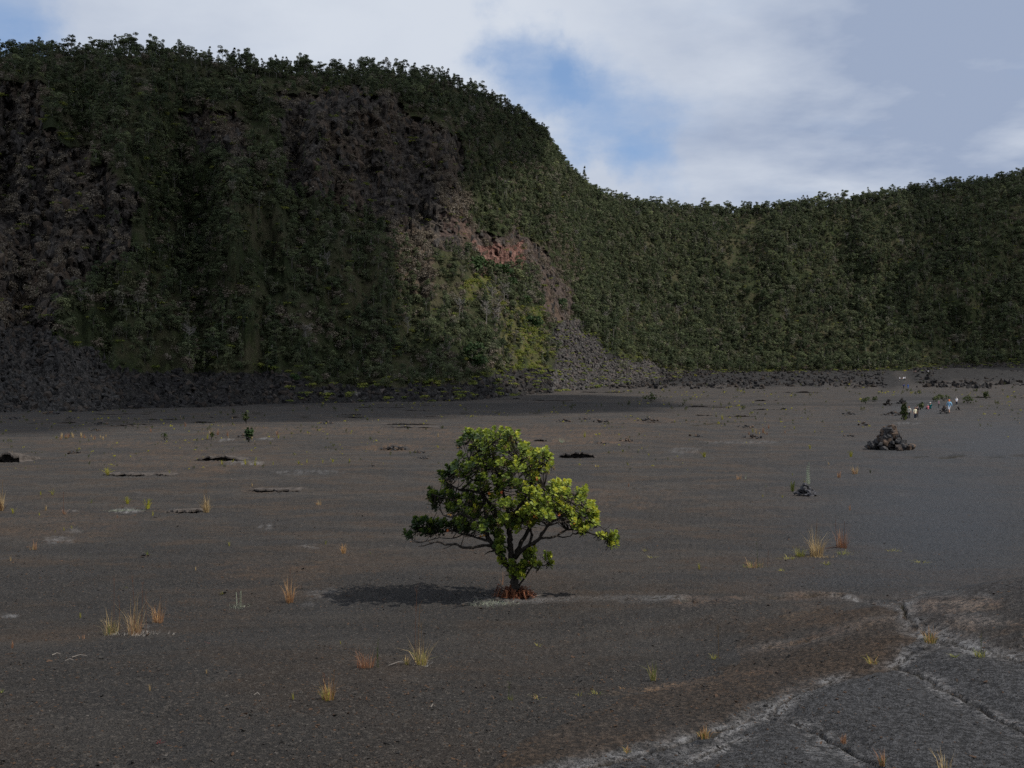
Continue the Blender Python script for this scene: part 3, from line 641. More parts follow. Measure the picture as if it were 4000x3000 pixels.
# places on the hill surface, by area
A = hp[:-1, :-1]; Bq = hp[1:, :-1]; Cq = hp[:-1, 1:]
area = np.linalg.norm(np.cross(Bq - A, Cq - A), axis=-1)
cpx, cpy = (jx[:-1, :-1] + jx[1:, 1:]) / 2, (jy[:-1, :-1] + jy[1:, 1:]) / 2
def cellv(a): return a[:-1, :-1]
infr = (cellv(hpx) > -350) & (cellv(hpx) < 2560)
def pick(weight, n):
    w = (area * weight * infr).ravel(); k = rng.choice(len(w), n, p=w / w.sum()); r, c = np.divmod(k, ncol - 1)
    a, b = rng.random((2, n, 1))
    P = hp[r, c] * (1 - a) * (1 - b) + hp[r + 1, c] * a * (1 - b) + hp[r, c + 1] * (1 - a) * b + hp[r + 1, c + 1] * a * b
    return P, r, c
tcell = cellv(TT)
bare = np.maximum.reduce([cellv(rock), cellv(talus), cellv(apron)])
dens = 1.0 * (1 - bare) + .055 * cellv(rock) + .006 * cellv(talus)
dens *= 1 - .78 * cellv(grass); dens *= 1 - .55 * cellv(dry); dens *= 1 - .7 * cellv(dryb)
dens *= np.where(tcell > 1.25, .12, 1) * np.clip(1.0 + np.where(cpx > 1250, 1.3, 2.2) * fbm(cpx / 60, cpy / 70, 4, 181), .08, 1.9)
dens *= np.where(cpx > 1350, .75, 1.0)
dens = np.where((tcell > .95) & (tcell < 1.10), np.maximum(dens, 1.15) * 1.25, dens)
FH = [max(v.co.z for v in f[0].vertices) for f in FORMS]
P, rr, cc = pick(dens, 30000)
pxx, pyy = pix(P); tv = TT[rr, cc]
sc = rng.uniform(.38, 1.1, len(P)) * np.interp(pxx, [1000, 1400], [.62, .95])
sc *= np.where(rng.random(len(P)) < .07, 1.55, 1); sc *= np.where(rock[rr, cc] > 0, .5, np.where(grass[rr, cc] > 0, .7, 1)); sc *= np.where(tv > .97, rng.uniform(.6, 1.3, len(P)) * np.where(pxx < 1250, 1.22, rng.uniform(.7, 1.3, len(P))), 1)
sc = np.where(tv > .9, np.minimum(sc, np.where(pxx > 1250, 1.45, .95)), sc); form = rng.integers(0, 9, len(P)); form = np.where(tv > .95, rng.choice([1, 4, 9, 10, 9, 10, 0, 3], len(P)), np.where(rng.random(len(P)) < .06, 9, form))
size = sc / P[:, 1] * np.where((tv > .98) & (tv < 1.05), .82, 1.0) * np.where((pxx > -5) & (pxx < 2217), 1, 0) * np.where(rng.random(len(P)) < .5, 1, .75) * np.where(sc < .4, .5, 1)
order = np.argsort(-size); single = order[:290]; rest = order[290:]
def rots(n): return np.stack([np.zeros(n), np.zeros(n), rng.random(n) * 6.28], -1)
rest_s = np.stack([sc[rest] * rng.uniform(.72, 1.05, len(rest))] * 2 + [sc[rest] * rng.uniform(.9, 1.3, len(rest))], -1)
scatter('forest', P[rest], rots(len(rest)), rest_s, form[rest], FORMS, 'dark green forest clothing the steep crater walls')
for q in single:
    x, y, z = P[q]; px, py, t = pxx[q], pyy[q], tv[q]; k = form[q]
    if t > .95:
        if px < 420: lab, grp = 'tufted tree on the skyline at the highest left part of the ridge', 'skyline trees, far left'
        elif px < 960: lab, grp = 'tufted tree on the skyline above the bare brown cliff', 'skyline trees above the brown cliff'
        elif px < 1300: lab, grp = 'small tree on the skyline where the ridge drops steeply', 'skyline trees on the steep drop'
        else: lab, grp = 'small tree on the skyline of the lower right ridge', 'skyline trees on the right ridge'
    elif rock[rr[q], cc[q]] > 0: lab, grp = ('small tree clinging to the dark cliff at far left', 'small trees on the dark cliff') if px < 400 else ('small tree clinging to the bare brown cliff', 'small trees on the brown cliff')
    elif px < 260: lab, grp = 'dark tree beside the rock fan at the far left', 'trees beside the left rock fan'
    elif px < 640: lab, grp = 'dark tree low on the shaded left slope above the rubble', 'trees low on the left slope'
    elif px < 1000: lab, grp = 'thin tree on the slope below the bare brown cliff', 'trees below the brown cliff'
    elif px < 1250: lab, grp = 'tree beside the grassy slip under the red outcrop', 'trees beside the grassy slip'
    else: lab, grp = 'tree on the forested slope right of the boulder fan', 'trees right of the boulder fan'
    look = ('tall ' if sc[q] * FH[k] > 4.6 else 'short ' if sc[q] * FH[k] < 3.2 else '') + ('pale-trunked ' if FORMS[k][1].materials[0] == M_barkg else '')
    lab = look + lab; grp = (look + grp).strip()
    e = empty('hillside_tree', (x, y, z), rng.random() * 6.28, float(sc[q])); tag(e, lab, 'tree', grp)
    link('crown', FORMS[k][0], e); link('trunk', FORMS[k][1], e)
# grey dead trees among the green
Pd, rd_, cd_ = pick((1 - bare) * (tcell < .9) * (tcell > .1), 60)
for (x, y, z) in Pd:
    e = empty('dead_tree', (x, y, z), rng.random() * 6.28, float(rng.uniform(.6, 1.0) * (1.2 if y > 450 else 1)))
    side = 'left' if x / y * F + 2000 < 2150 else 'right'
    tag(e, 'bare grey dead tree among the green forest of the %s slope' % side, 'dead tree', 'bare grey trees on the %s slope' % side); link('branches', DEAD[int(rng.integers(0, 2))], e)
for px, py in [(1062, 668), (1078, 690), (1090, 655), (1070, 715), (1052, 700)]:
    dd = (hpx - px) ** 2 + (hpy - py) ** 2; dd[TT > 1] = 1e9; a, b = np.unravel_index(np.argmin(dd), dd.shape)
    e = empty('dead_tree', tuple(hp[a, b]), rng.random() * 6.28, 1.1); tag(e, 'bare grey tree on the yellow-green slip under the red outcrop', 'dead tree', 'bare grey trees on the grassy slip'); link('branches', DEAD[int(px) % 2], e)
# undergrowth: yellow-green fringe at the forest foot and on the grassy slip, dry brush, shrubs on the ledges
fr = np.exp(-((cellv(hpy) - np.interp(cellv(hpx), EDGEX, EDGEY) + 6) / 7.0) ** 2) * (tcell < .45) * np.clip(.5 + 2 * vn(cpx / 50, cpy * 0, 77), 0, 1)
uw = cellv(grass) * 1.6 + .16 * cellv(apron) * (cpx > 600) + fr * 1.0 * (cellv(talus) < .5) + .06 * (1 - bare) * (tcell < .98) + .04 * cellv(rock)
P1, r1, c1 = pick(uw, 3600); s1 = rng.uniform(.5, 1.5, len(P1))
scatter('undergrowth', P1, rots(len(P1)), np.stack([s1, s1, s1 * .8], -1), rng.integers(0, 3, len(P1)), BUSH, 'yellow-green scrub and ferns under the trees and on the grassy slip')
brn = np.where(cpx > 1250, .35, 1) * np.clip(fbm(cpx / 80, cpy / 60, 3, 191) * 2.2 - .05, 0, 1) * (1 - bare) * (tcell < .97)
P2, r2, c2 = pick(cellv(dry) * 1.5 + cellv(dryb) * 1.5 + .14 * cellv(rock) + .05 * (1 - bare) * (tcell < .98) + .45 * brn, 5200); s2 = rng.uniform(.7, 1.9, len(P2))
scatter('dry_brush', P2, rots(len(P2)), np.stack([s2, s2, s2 * 1.1], -1), rng.integers(0, 2, len(P2)), DRYB, 'grey-brown dry brush on the crater wall')
P6, r6, c6 = pick((1 - bare) * (tcell < 1) * (1 - .8 * cellv(grass)), 9000); s6 = rng.uniform(.6, 1.6, len(P6))
M_under = leafmat('understory_leaf', (.024, .030, .014), (.048, .056, .026), (.09, .09, .05), .2, .65, True, .7, .12)
UND = [leaf_mesh('foliage', bush_clumps(s_ + 40, 1, 1.3, 7), 240, .15, s_ + 40, M_under, .4) for s_ in range(3)]
scatter('understory', P6, rots(len(P6)), np.stack([s6, s6, s6], -1), rng.integers(0, 3, len(P6)), UND, 'dark bushes filling the gaps between the hillside trees')
# broken rock on the cliffs, fans and apron
P3, r3, c3 = pick(cellv(talus) * 1.0 + .05 * cellv(apron), 6500); s3 = rng.uniform(.3, 1.0, len(P3)) ** 2 * np.where(pix(P3)[0] < 600, 1.25, 1.6)
def rr3(n): return rng.random((n, 3)) * 6.28
big = np.argsort(-s3 / P3[:, 1] * (pix(P3)[0] > 0) * (pix(P3)[0] < 2212))[:70]; msk = np.ones(len(P3), bool); msk[big] = False
lf = pix(P3)[0] < 640
for nm_, kk_, pr_, lb_ in (('rubble', msk & ~lf, RUB, 'grey broken rock of the fan below the red outcrop'), ('shaded_rubble', msk & lf, RUB_SHADE, 'broken rock of the fan at the far left, its shade put into the colour')):
    scatter(nm_, P3[kk_], rr3(kk_.sum()), np.stack([s3[kk_]] * 3, -1), rng.integers(0, 6, kk_.sum()), pr_, lb_)
for k in big:
    px, py = pix(P3[k]); o = link('boulder', (RUB_SHADE if px < 640 else RUB)[int(rng.integers(0, 6))], None, tuple(P3[k]), tuple(rng.random(3) * 6.28), float(s3[k]))
    part = 'near the top' if py < (745 if px < 600 else 760) else 'at the foot' if py > (830 if px < 600 else 815) else 'halfway up'
    if px < 600: tag(o, 'grey boulder %s of the rock fan at the far left, shade put into its colour' % part, 'boulder', 'boulders %s of the left rock fan' % part)
    else: tag(o, 'grey boulder %s of the rock fan below the red outcrop' % part, 'boulder', 'boulders %s of the middle rock fan' % part)
P4, r4, c4 = pick(cellv(apron) * (1 - cellv(talus)), 6000); s4 = rng.uniform(.25, 1.0, len(P4)) ** 2 * 1.5
gx = rng.uniform(.05, .62, 5200); gy = rng.uniform(350, 600, 5200); gx = gx * gy; kk = np.abs(gx / gy * F + 2000 - 3520) > 40 + rng.random(5200) * 60
kk &= pix(np.stack([gx, gy, gbase(gx, gy)], -1))[1] < 838 + 14 * vn(gx / 20, gy / 20, 88)
G4 = np.stack([gx, gy, gbase(gx, gy)], -1)[kk]; P4 = np.concatenate([P4, G4]); s4 = np.concatenate([s4, rng.uniform(.3, 1.0, len(G4)) ** 2 * 1.7 * np.where(pix(G4)[0] > 2000, 1.5, 1)])
scatter('lava_rubble', P4, rr3(len(P4)), np.stack([s4, s4, s4 * .8], -1), rng.integers(0, 5, len(P4)), BLK, 'black broken lava along the foot of the crater wall')
P5, r5, c5 = pick(cellv(rock) * (1 - .8 * cellv(red)), 3000); s5 = rng.uniform(.4, 1.5, len(P5))
scatter('cliff_rock', P5, np.stack([rng.normal(0, .15, len(P5)), rng.normal(0, .15, len(P5)), rng.random(len(P5)) * 6.28], -1), np.stack([s5, s5, s5 * 2.6], -1), rng.integers(0, 6, len(P5)), CLF, 'broken blocks standing out of the bare cliff')
# rounded dark bushes on the grassy slip
for px, py, w in [(1150, 712, 34), (1137, 655, 20), (1170, 660, 17), (1208, 665, 24), (1085, 600, 36), (1060, 590, 30), (1110, 620, 26), (1025, 590, 40), (1020, 780, 40), (1040, 795, 30), (640, 820, 20)]:
    dd = (hpx - px) ** 2 + (hpy - py) ** 2; dd[TT > 1] = 1e9; a, b = np.unravel_index(np.argmin(dd), dd.shape); q = hp[a, b]
    s = w * 1.8083 / F * q[1] / 2 * 1.25
    o = link('round_bush', DBUSH[int(rng.integers(0, 2))], None, (q[0], q[1], q[2] - .2), (0, 0, rng.random() * 6), (s, s, s * 1.2))
    tag(o, 'rounded dark green bush on the grassy slip under the red outcrop', 'bush', 'dark bushes under the red outcrop')

# ------------------------------------------------------------------ crust ledges and openings
M_crust = flat('lava_crust', (.058, .051, .047), .95, .5, .1, 3.5)
for li, (lx, ly, w, hh, lab, rise) in enumerate(LIPS):
    x0, y0, z0 = hit(lx, ly); W = w * 1.8083 / F * y0 / 2; H = hh * 1.8083 / F * y0; n = 44; rws = []
    r = np.random.default_rng(li + 5); ss = np.linspace(-1.15, 1.15, n)
    ln = fbm(ss * (4 if li < 9 else 3) + li * 7, ss * 0, 4, 300 + li); hgt = H * rise * np.clip((.85 if li < 9 else .55) - np.abs(ss) ** 2.4 * .8 + (.5 if li < 9 else 1.3) * ln, -.05, 1.4); th = .035 + .25 * H * (.5 + .5 * np.abs(ln))
    dep = .5 + 1.1 * H; Lb = 1.4 + 5 * H
    xs = x0 + ss * W; fy = y0 + .35 * (ss ** 2) * W * .5 + .25 * ln
    def row(dy, z): return np.stack([xs, fy + dy, z], -1)
    gl = lambda dy: gbase(xs, fy + dy)
    taper = np.clip((1.15 - np.abs(ss)) / .3, 0, 1)
    rws = [row(Lb, gl(Lb) - .05), row(Lb * .6, gl(Lb * .6) + (hgt + th) * .55 * taper - .03), row(Lb * .25, gl(Lb * .25) + (hgt + th) * .9 * taper - .03), row(0, z0 + (hgt + th) * taper - .02),
           row(-.02, z0 + hgt * taper - .03), row(dep * .5, z0 + hgt * .75 * taper - .05), row(dep, z0 - .15 - H * .4 + 0 * xs)]
    V = np.concatenate(rws); V[:, 2] += (r.random(len(V)) - .5) * .02
    i = np.arange(len(rws) - 1)[:, None] * n + np.arange(n - 1)[None]
    me = mesh_np('crust', V, np.stack([i, i + n, i + n + 1, i + 1], -1).reshape(-1, 4), [M_crust], False)
    tag(link('lava_ledge', me), lab, 'lava ledge', 'broken ledges in the crust' if li < 9 else 'far ledges on the %s floor' % ('left' if lx < 1000 else 'right'))

# ------------------------------------------------------------------ loose grit on the near floor
n = 60000
gv = rng.uniform(1960, 3150, n); gu = rng.uniform(-.62, .62, n)
ty = np.exp(np.linspace(math.log(2.5), math.log(60), 3000)); tvv = HOR - np.interp(np.log1p(ty), _ly, _lz) / ty * F
gy = np.interp(-gv, -tvv, ty); gx = gu * gy
keep = rng.random(n) > .75 * np.exp(-(((gx / gy * F + 2000) / 1.8083 - 2080) / 330) ** 2)
gx, gy = gx[keep], gy[keep]
clm = vn(gx / .8, gy / .8, 95); k2 = rng.random(len(gx)) < np.clip(.6 + 1.3 * clm, .08, 1); gx, gy = gx[k2], gy[k2]
gs = np.clip(.0060 * np.exp(rng.normal(0, .5, len(gx))) * (gy / 8) ** .55, .003, .05)
M_grit = stone_mat('grit', (.022, .022, .023), (.10, .094, .09), (.14, .085, .055))
M_grit_pale = flat('pale_grit', (.22, .21, .20))
GR = [boulder(400 + k, M_grit, 9, .5) for k in range(6)]
for q in GR:
    pass
scatter('grit', np.stack([gx, gy, gbase(gx, gy) + gs * .25], -1), np.stack([rng.normal(0, .3, len(gx)), rng.normal(0, .3, len(gx)), rng.random(len(gx)) * 6.28], -1), np.stack([gs * 1.2, gs, gs * .9], -1), rng.integers(0, 6, len(gx)), GR, 'loose black and brown lava grit strewn over the near floor')

# ------------------------------------------------------------------ the lone tree
TX, TY, TZ = hit(1113, 1288)
M_tbark = flat('tree_bark', (.030, .026, .023), .95, .55, .1, 40)
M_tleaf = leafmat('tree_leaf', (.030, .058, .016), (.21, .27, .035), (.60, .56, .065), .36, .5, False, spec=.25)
M_cap = leafmat('seed_capsule', (.07, .045, .02), (.14, .09, .035), (.20, .14, .05), .05, .7, False)
M_red = leafmat('old_leaf', (.30, .05, .02), (.45, .12, .02), (.5, .28, .04), .3, .5, False)
ZO = (HOR - 2318) / F * TY - TZ     # keeps the trunk's foot on the floor
def tp(cx, cy, dy=0.0):       # spot on the enlarged view of the tree, and metres behind its trunk -> world
    y = TY + dy; return Vector((((1500 + cx / 2.074) - 2000) / F * y, y, (HOR - (1600 + cy / 2.074)) / F * y - ZO))
KR = TY / F / 2.074           # metres per unit of that view
tree = empty('lone_tree', (TX, TY, TZ)); tag(tree, 'lone small tree with bright yellow-green leaf rosettes on the bare lava floor', 'tree')
BR = [  # part name, [(x, y, half width, metres behind)]
 ('trunk', [(1072, 1540, 52, 0), (1068, 1490, 40, 0), (1060, 1420, 34, 0), (1050, 1340, 32, 0), (1046, 1260, 33, 0), (1032, 1150, 28, .02), (1020, 1050, 24, .03), (1015, 950, 20, .0), (1000, 860, 17, -.03), (1000, 760, 14, 0), (965, 650, 12, .05), (940, 560, 10, .08), (905, 450, 9, .05), (880, 350, 7, 0), (860, 250, 5, -.05)]),
 ('branch', [(1045, 1300, 25, 0), (985, 1220, 24, -.05), (940, 1150, 23, -.1), (890, 1090, 21, -.12), (845, 1010, 17, -.1), (828, 920, 15, -.05), (825, 840, 14, 0), (815, 720, 12, .05), (790, 660, 10, .08), (700, 630, 9, .0), (610, 625, 8, -.1), (540, 590, 7, -.1), (500, 550, 5, -.15)]),
 ('branch', [(880, 1085, 14, -.12), (800, 1075, 11, -.25), (720, 1095, 10, -.35), (640, 1095, 9, -.4), (580, 1065, 9, -.45), (500, 1072, 8, -.5), (440, 1045, 7, -.55), (380, 1060, 5, -.6), (320, 1080, 4, -.6), (275, 1086, 2, -.65)]),
 ('branch', [(850, 1040, 12, -.1), (770, 1020, 9, 0), (700, 1000, 8, .1), (640, 985, 8, .15), (560, 960, 7, .2), (460, 965, 6, .15), (390, 980, 6, .1), (310, 935, 5, .1), (230, 905, 3, .1)]),
 ('branch', [(640, 988, 6, .15), (590, 1012, 5, .1), (540, 1022, 4, .05), (450, 1015, 4, 0), (370, 1035, 3, -.05), (320, 1050, 2, -.1)]),
 ('branch', [(390, 1058, 3, -.6), (350, 1040, 3, -.6), (300, 1050, 2, -.62)]), ('branch', [(310, 1082, 3, -.6), (300, 1060, 2, -.6), (296, 1045, 1.5, -.6)]),
 ('branch', [(895, 1118, 7, -.1), (850, 1130, 5, -.2), (815, 1150, 3, -.25)]), ('branch', [(560, 1070, 4, -.45), (520, 1090, 3, -.5), (480, 1105, 2, -.5)]),
 ('branch', [(830, 1000, 13, -.1), (765, 915, 11, -.3), (700, 850, 10, -.4), (620, 820, 8, -.45), (540, 850, 6, -.5), (480, 830, 5, -.5), (440, 760, 4, -.5)]),
 ('branch', [(1015, 950, 14, 0), (960, 880, 12, .15), (900, 800, 11, .3), (830, 700, 9, .4), (755, 560, 8, .4), (735, 450, 6, .35), (690, 400, 4, .3)]),
 ('branch', [(1066, 1180, 24, 0), (1082, 1120, 21, .05), (1120, 1040, 17, .15), (1170, 960, 15, .25), (1200, 880, 12, .35), (1230, 780, 10, .4), (1260, 680, 8, .45), (1300, 600, 5, .4)]),
 ('branch', [(1075, 1160, 20, -.05), (1140, 1095, 17, -.15), (1215, 1060, 16, -.25), (1262, 1018, 14, -.3), (1290, 970, 12, -.35), (1325, 920, 10, -.4), (1370, 885, 9, -.4), (1440, 840, 7, -.4), (1500, 760, 6, -.4), (1540, 660, 4, -.35)]),
 ('branch', [(1175, 1075, 12, -.2), (1200, 990, 11, -.15), (1180, 930, 9, -.2), (1140, 890, 7, -.3), (1090, 830, 5, -.4)]),
 ('branch', [(1262, 1018, 12, -.3), (1340, 1015, 10, -.2), (1400, 1000, 9, -.1), (1480, 950, 8, 0), (1545, 950, 7, .05), (1620, 960, 6, .1), (1700, 990, 6, .1), (1755, 985, 5, .1), (1800, 1030, 4, .1), (1845, 1050, 3, .1)]),
 ('branch', [(1400, 1000, 6, -.1), (1450, 1012, 5, -.15), (1510, 1003, 4, -.2), (1530, 980, 3, -.2)]), ('branch', [(1700, 890, 5, 0), (1745, 920, 4, 0), (1785, 950, 3, 0), (1812, 972, 2, 0)]), ('branch', [(1790, 952, 3, 0), (1820, 930, 2, 0), (1836, 905, 1.5, 0)]),
 ('branch', [(1325, 920, 8, -.4), (1420, 890, 7, -.3), (1520, 870, 6, -.2), (1620, 830, 5, -.1), (1690, 780, 4, 0)]),
 ('branch', [(1000, 860, 13, -.03), (1080, 780, 11, -.2), (1140, 700, 9, -.3), (1190, 590, 8, -.3), (1230, 500, 6, -.25), (1300, 420, 4, -.2)]), ('branch', [(1200, 570, 6, -.3), (1190, 530, 5, -.3), (1150, 480, 4, -.3), (1110, 400, 3, -.3)]),
 ('branch', [(930, 640, 9, .07), (890, 540, 7, -.1), (880, 480, 6, -.2), (800, 400, 5, -.3), (760, 320, 4, -.3)]), ('branch', [(880, 350, 5, 0), (800, 290, 4, -.1), (690, 270, 4, -.15), (640, 250, 3, -.15), (605, 255, 2, -.15)]), ('branch', [(880, 350, 5, 0), (960, 280, 4, .1), (1040, 200, 3, .1)]),
 ('branch', [(815, 720, 8, .05), (740, 760, 7, -.1), (660, 740, 6, -.2), (560, 700, 5, -.25), (470, 690, 4, -.3), (390, 660, 3, -.3)]),
 ('branch', [(755, 560, 6, .4), (660, 520, 5, .3), (580, 500, 4, .25), (500, 500, 3, .2)]),
 ('branch', [(1092, 1405, 9, 0), (1140, 1340, 8, -.05), (1180, 1272, 7, -.1), (1212, 1238, 5, -.1), (1300, 1242, 4, -.05), (1335, 1218, 3, -.05)]), ('branch', [(1195, 1255, 5, -.1), (1180, 1190, 4, -.15), (1190, 1120, 3, -.2)]), ('branch', [(1060, 1350, 7, -.05), (1080, 1290, 5, -.12), (1110, 1230, 3, -.15)]),
 ('branch', [(960, 1180, 6, -.1), (940, 1110, 4, -.2), (930, 1040, 3, -.22)]),
]
tr_rng = random.Random(4); BP = []
for nm, pts in BR:
    P_ = []; Rd = []
    for a in range(len(pts) - 1):
        k = 4 if nm == 'trunk' else 3
        for s in range(k):
            t = s / k; q0, q1 = pts[a], pts[a + 1]
            x, y, w, d = (q0[j] + (q1[j] - q0[j]) * t for j in range(4)); jt = w * .28
            P_.append(tp(x + tr_rng.uniform(-jt, jt), y + tr_rng.uniform(-jt, jt), d) - tree.location); Rd.append(w * KR * tr_rng.uniform(.82, 1.2))
    P_.append(tp(*pts[-1][:2], pts[-1][3]) - tree.location); Rd.append(pts[-1][2] * KR)
    BP += [tuple(q + tree.location) for q in P_]
    b = MB(); b.tube(P_, Rd, 9 if pts[0][2] > 12 else 6)
    o = link(nm, b.mesh(nm, [M_tbark], True), tree)
CL = [(870, 200, 190, 75, 30, 0), (1030, 175, 70, 55, 10, 0), (700, 175, 55, 50, 8, -.1), (625, 235, 45, 25, 3, -.1), (800, 285, 120, 50, 12, 0), (990, 285, 90, 50, 10, 0),
 (1125, 290, 50, 45, 7, 0), (1210, 340, 110, 45, 12, 0), (1305, 340, 50, 45, 6, -.1), (1350, 405, 24, 24, 2, -.1), (800, 400, 95, 60, 12, 0), (930, 420, 105, 60, 14, 0), (1100, 420, 130, 70, 18, 0), (1250, 450, 80, 60, 9, 0),
 (700, 430, 80, 60, 9, 0), (620, 352, 18, 20, 2, 0), (580, 430, 40, 40, 4, 0), (530, 480, 60, 45, 6, 0), (470, 500, 30, 30, 2, 0), (640, 490, 75, 55, 9, 0), (760, 510, 85, 45, 8, 0), (500, 560, 45, 35, 4, 0),
 (970, 530, 80, 55, 9, -.2), (1080, 565, 80, 35, 6, -.1), (1200, 520, 70, 40, 6, 0), (430, 680, 70, 55, 9, 0), (385, 655, 30, 40, 3, 0), (540, 680, 80, 60, 11, -.1), (680, 690, 55, 40, 6, -.1), (600, 770, 100, 40, 9, -.1), (410, 745, 45, 30, 3, 0), (520, 760, 50, 40, 4, -.2),
 (880, 620, 100, 60, 9, .25), (800, 760, 120, 70, 10, .35), (940, 720, 110, 80, 10, .35), (720, 600, 80, 50, 7, .2), (1000, 735, 70, 45, 6, -.25), (1150, 605, 80, 55, 9, 0), (1120, 710, 65, 45, 6, .1), (700, 830, 80, 45, 7, .3), (900, 860, 90, 50, 7, .3),
 (1250, 680, 80, 70, 12, -.1), (1375, 585, 45, 40, 5, -.2), (1430, 645, 100, 60, 13, 0), (1475, 580, 50, 40, 5, 0), (1600, 625, 50, 35, 5, 0), (1575, 690, 60, 45, 6, 0), (1350, 755, 125, 60, 16, -.1), (1220, 785, 105, 60, 12, -.15), (1100, 835, 95, 50, 10, -.25), (1000, 850, 55, 35, 4, -.25),
 (1460, 765, 85, 50, 9, 0), (1300, 835, 95, 40, 8, -.2), (1510, 820, 75, 40, 7, .1), (1680, 755, 50, 40, 6, 0), (1630, 800, 80, 45, 8, .1), (1705, 850, 50, 35, 5, 0), (1720, 890, 40, 25, 3, 0), (1560, 885, 55, 40, 6, -.1), (1640, 925, 60, 30, 5, 0), (1600, 965, 40, 25, 3, 0), (1765, 995, 35, 22, 3, .1), (1855, 1010, 50, 35, 5, .1), (1850, 1060, 30, 22, 2, .1),
 (250, 890, 50, 32, 5, .1), (325, 885, 50, 35, 5, .1), (400, 900, 60, 40, 5, .15), (190, 980, 26, 22, 2, .1), (215, 1005, 25, 22, 2, 0), (300, 965, 80, 40, 7, .1), (420, 945, 70, 40, 6, .15), (560, 920, 70, 40, 6, .2), (660, 930, 60, 45, 5, .2), (490, 900, 50, 40, 4, .3), (620, 870, 70, 40, 6, .2),
 (850, 890, 70, 45, 7, -.2), (780, 935, 55, 40, 5, -.2), (740, 940, 40, 25, 2, -.25), (900, 960, 55, 35, 4, -.2), (1050, 920, 60, 35, 4, -.3), (1210, 900, 45, 35, 3, -.2), (930, 1035, 38, 35, 4, -.22), (945, 1110, 30, 35, 3, -.2), (945, 1195, 25, 22, 2, -.15),
 (1190, 1115, 40, 30, 4, -.2), (1160, 1165, 25, 25, 2, -.15), (1215, 1205, 45, 28, 4, -.12), (1250, 1240, 20, 15, 1, -.1), (1335, 1162, 20, 14, 1, -.05), (1335, 1225, 28, 12, 2, -.05), (1040, 1215, 22, 22, 2, -.15), (1120, 1228, 32, 30, 4, -.15), (1075, 1280, 60, 35, 6, -.15), (1095, 1320, 28, 16, 2, -.18)]
BP = np.array(BP)
LV, LF, LT, ROS = [], [], [], []; CV = MB(); OV = MB(); TW = MB(); nb = 0
trg = np.random.default_rng(8)
cen = tp(1000, 760, 0)
def leaf(base, d, nrm, L, w, tint):
    global nb
    side = d.cross(nrm).normalized(); up = side.cross(d).normalized()
    p = [base, base + d * L * .45 - side * w * .8 + up * L * .10, base + d * L * .48 + up * L * .02, base + d * L * .45 + side * w * .8 + up * L * .10,
         base + d * L * .85 - side * w * .75 + up * L * .13, base + d * L * .92 + up * L * .05, base + d * L * .85 + side * w * .75 + up * L * .13]
    f = [(0, 2, 1, 1), (0, 3, 2, 2), (1, 2, 5, 4), (2, 3, 6, 5)]
    LV.extend(p); LF.extend(tuple(i + nb for i in q) for q in f); LT.extend([tint] * 7); nb += 7
def rosette(c, ax, rad, tint, nl):
    ax = ax.normalized(); x = ax.orthogonal().normalized(); y = ax.cross(x); a0 = trg.uniform(0, 6.28)
    k = np.argmin(np.linalg.norm(BP - np.array(c + Vector((0, 0, -.05))), axis=1)); q = Vector(BP[k]); g = c - ax * rad * 1.3
    TW.tube([q, q.lerp(g, .5) + Vector((0, 0, -.06 * (g - q).length)), g, c], [.0085, .0065, .005, .0035], 4, cap=False)
    for j in range(nl):
        lvl = j / nl; a = a0 + j * 2.4; elev = R(78 - 88 * lvl + trg.normal(0, 9))
        d = (x * math.cos(a) + y * math.sin(a)) * math.cos(elev) + ax * math.sin(elev)
        base = c + ax * rad * (.15 - 1.15 * max(0, lvl - .35))
        s = rad * (.62 + .45 * lvl) * trg.uniform(.85, 1.15)
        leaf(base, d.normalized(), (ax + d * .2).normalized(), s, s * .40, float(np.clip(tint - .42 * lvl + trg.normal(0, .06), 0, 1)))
for cx, cy, rx, ry, n, dy in CL:
    n = int(n * 1.6 + .5)
    for k in range(n):
        while True:
            a, b, c = trg.uniform(-1, 1, 3)
            if a * a + b * b + c * c < 1: break
        dep = min(1.15, .45 + (rx + ry) * KR * 1.9) if (560 < cx < 1650 and cy < 960) else .14 + min(rx, ry) * KR * .9
        p = tp(cx + a * rx, cy + b * ry, dy + c * dep)
        out = (p - cen); out.z *= .7; out = out.normalized() * .65 + Vector((trg.normal(0, .3), trg.normal(0, .3), .95))
        # young shoots towards the right are yellower, those up on the left greyer
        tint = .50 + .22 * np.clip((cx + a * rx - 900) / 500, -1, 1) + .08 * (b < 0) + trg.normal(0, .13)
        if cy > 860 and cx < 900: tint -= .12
        rad = trg.uniform(.062, .088)
        v0, f0 = len(LV), len(LF); rosette(p, out, rad, float(np.clip(tint, .12, .95)), int(trg.integers(13, 19))); ROS.append((v0, len(LV), f0, len(LF), p.y))
        if trg.random() < .20 and cy < 900:      # bunches of round seed capsules under some rosettes
            q = p + Vector((trg.normal(0, .02), trg.normal(0, .02) - .03, -.04))
            for m in range(14):
                o_ = Vector(trg.normal(0, 1, 3)).normalized() * trg.uniform(.01, .032); cc_ = q + o_; s = .0085
                CV.add([cc_ + Vector(v) * s for v in ((1, 0, 0), (-1, 0, 0), (0, 1, 0), (0, -1, 0), (0, 0, 1), (0, 0, -1))], [(0, 2, 4), (2, 1, 4), (1, 3, 4), (3, 0, 4), (2, 0, 5), (1, 2, 5), (3, 1, 5), (0, 3, 5)], 0, float(trg.uniform(.2, .9)))
LF = [tuple(dict.fromkeys(f)) for f in LF]; tl = tree.location
def leaves_part(name, vs, fs, ts):
    me = bpy.data.meshes.new(name); me.from_pydata([tuple(v - tl) for v in vs], [], fs); me.materials.append(M_tleaf); attr(me, 'tint', ts)
    me.polygons.foreach_set('use_smooth', [True] * len(fs)); return link(name, me, tree)
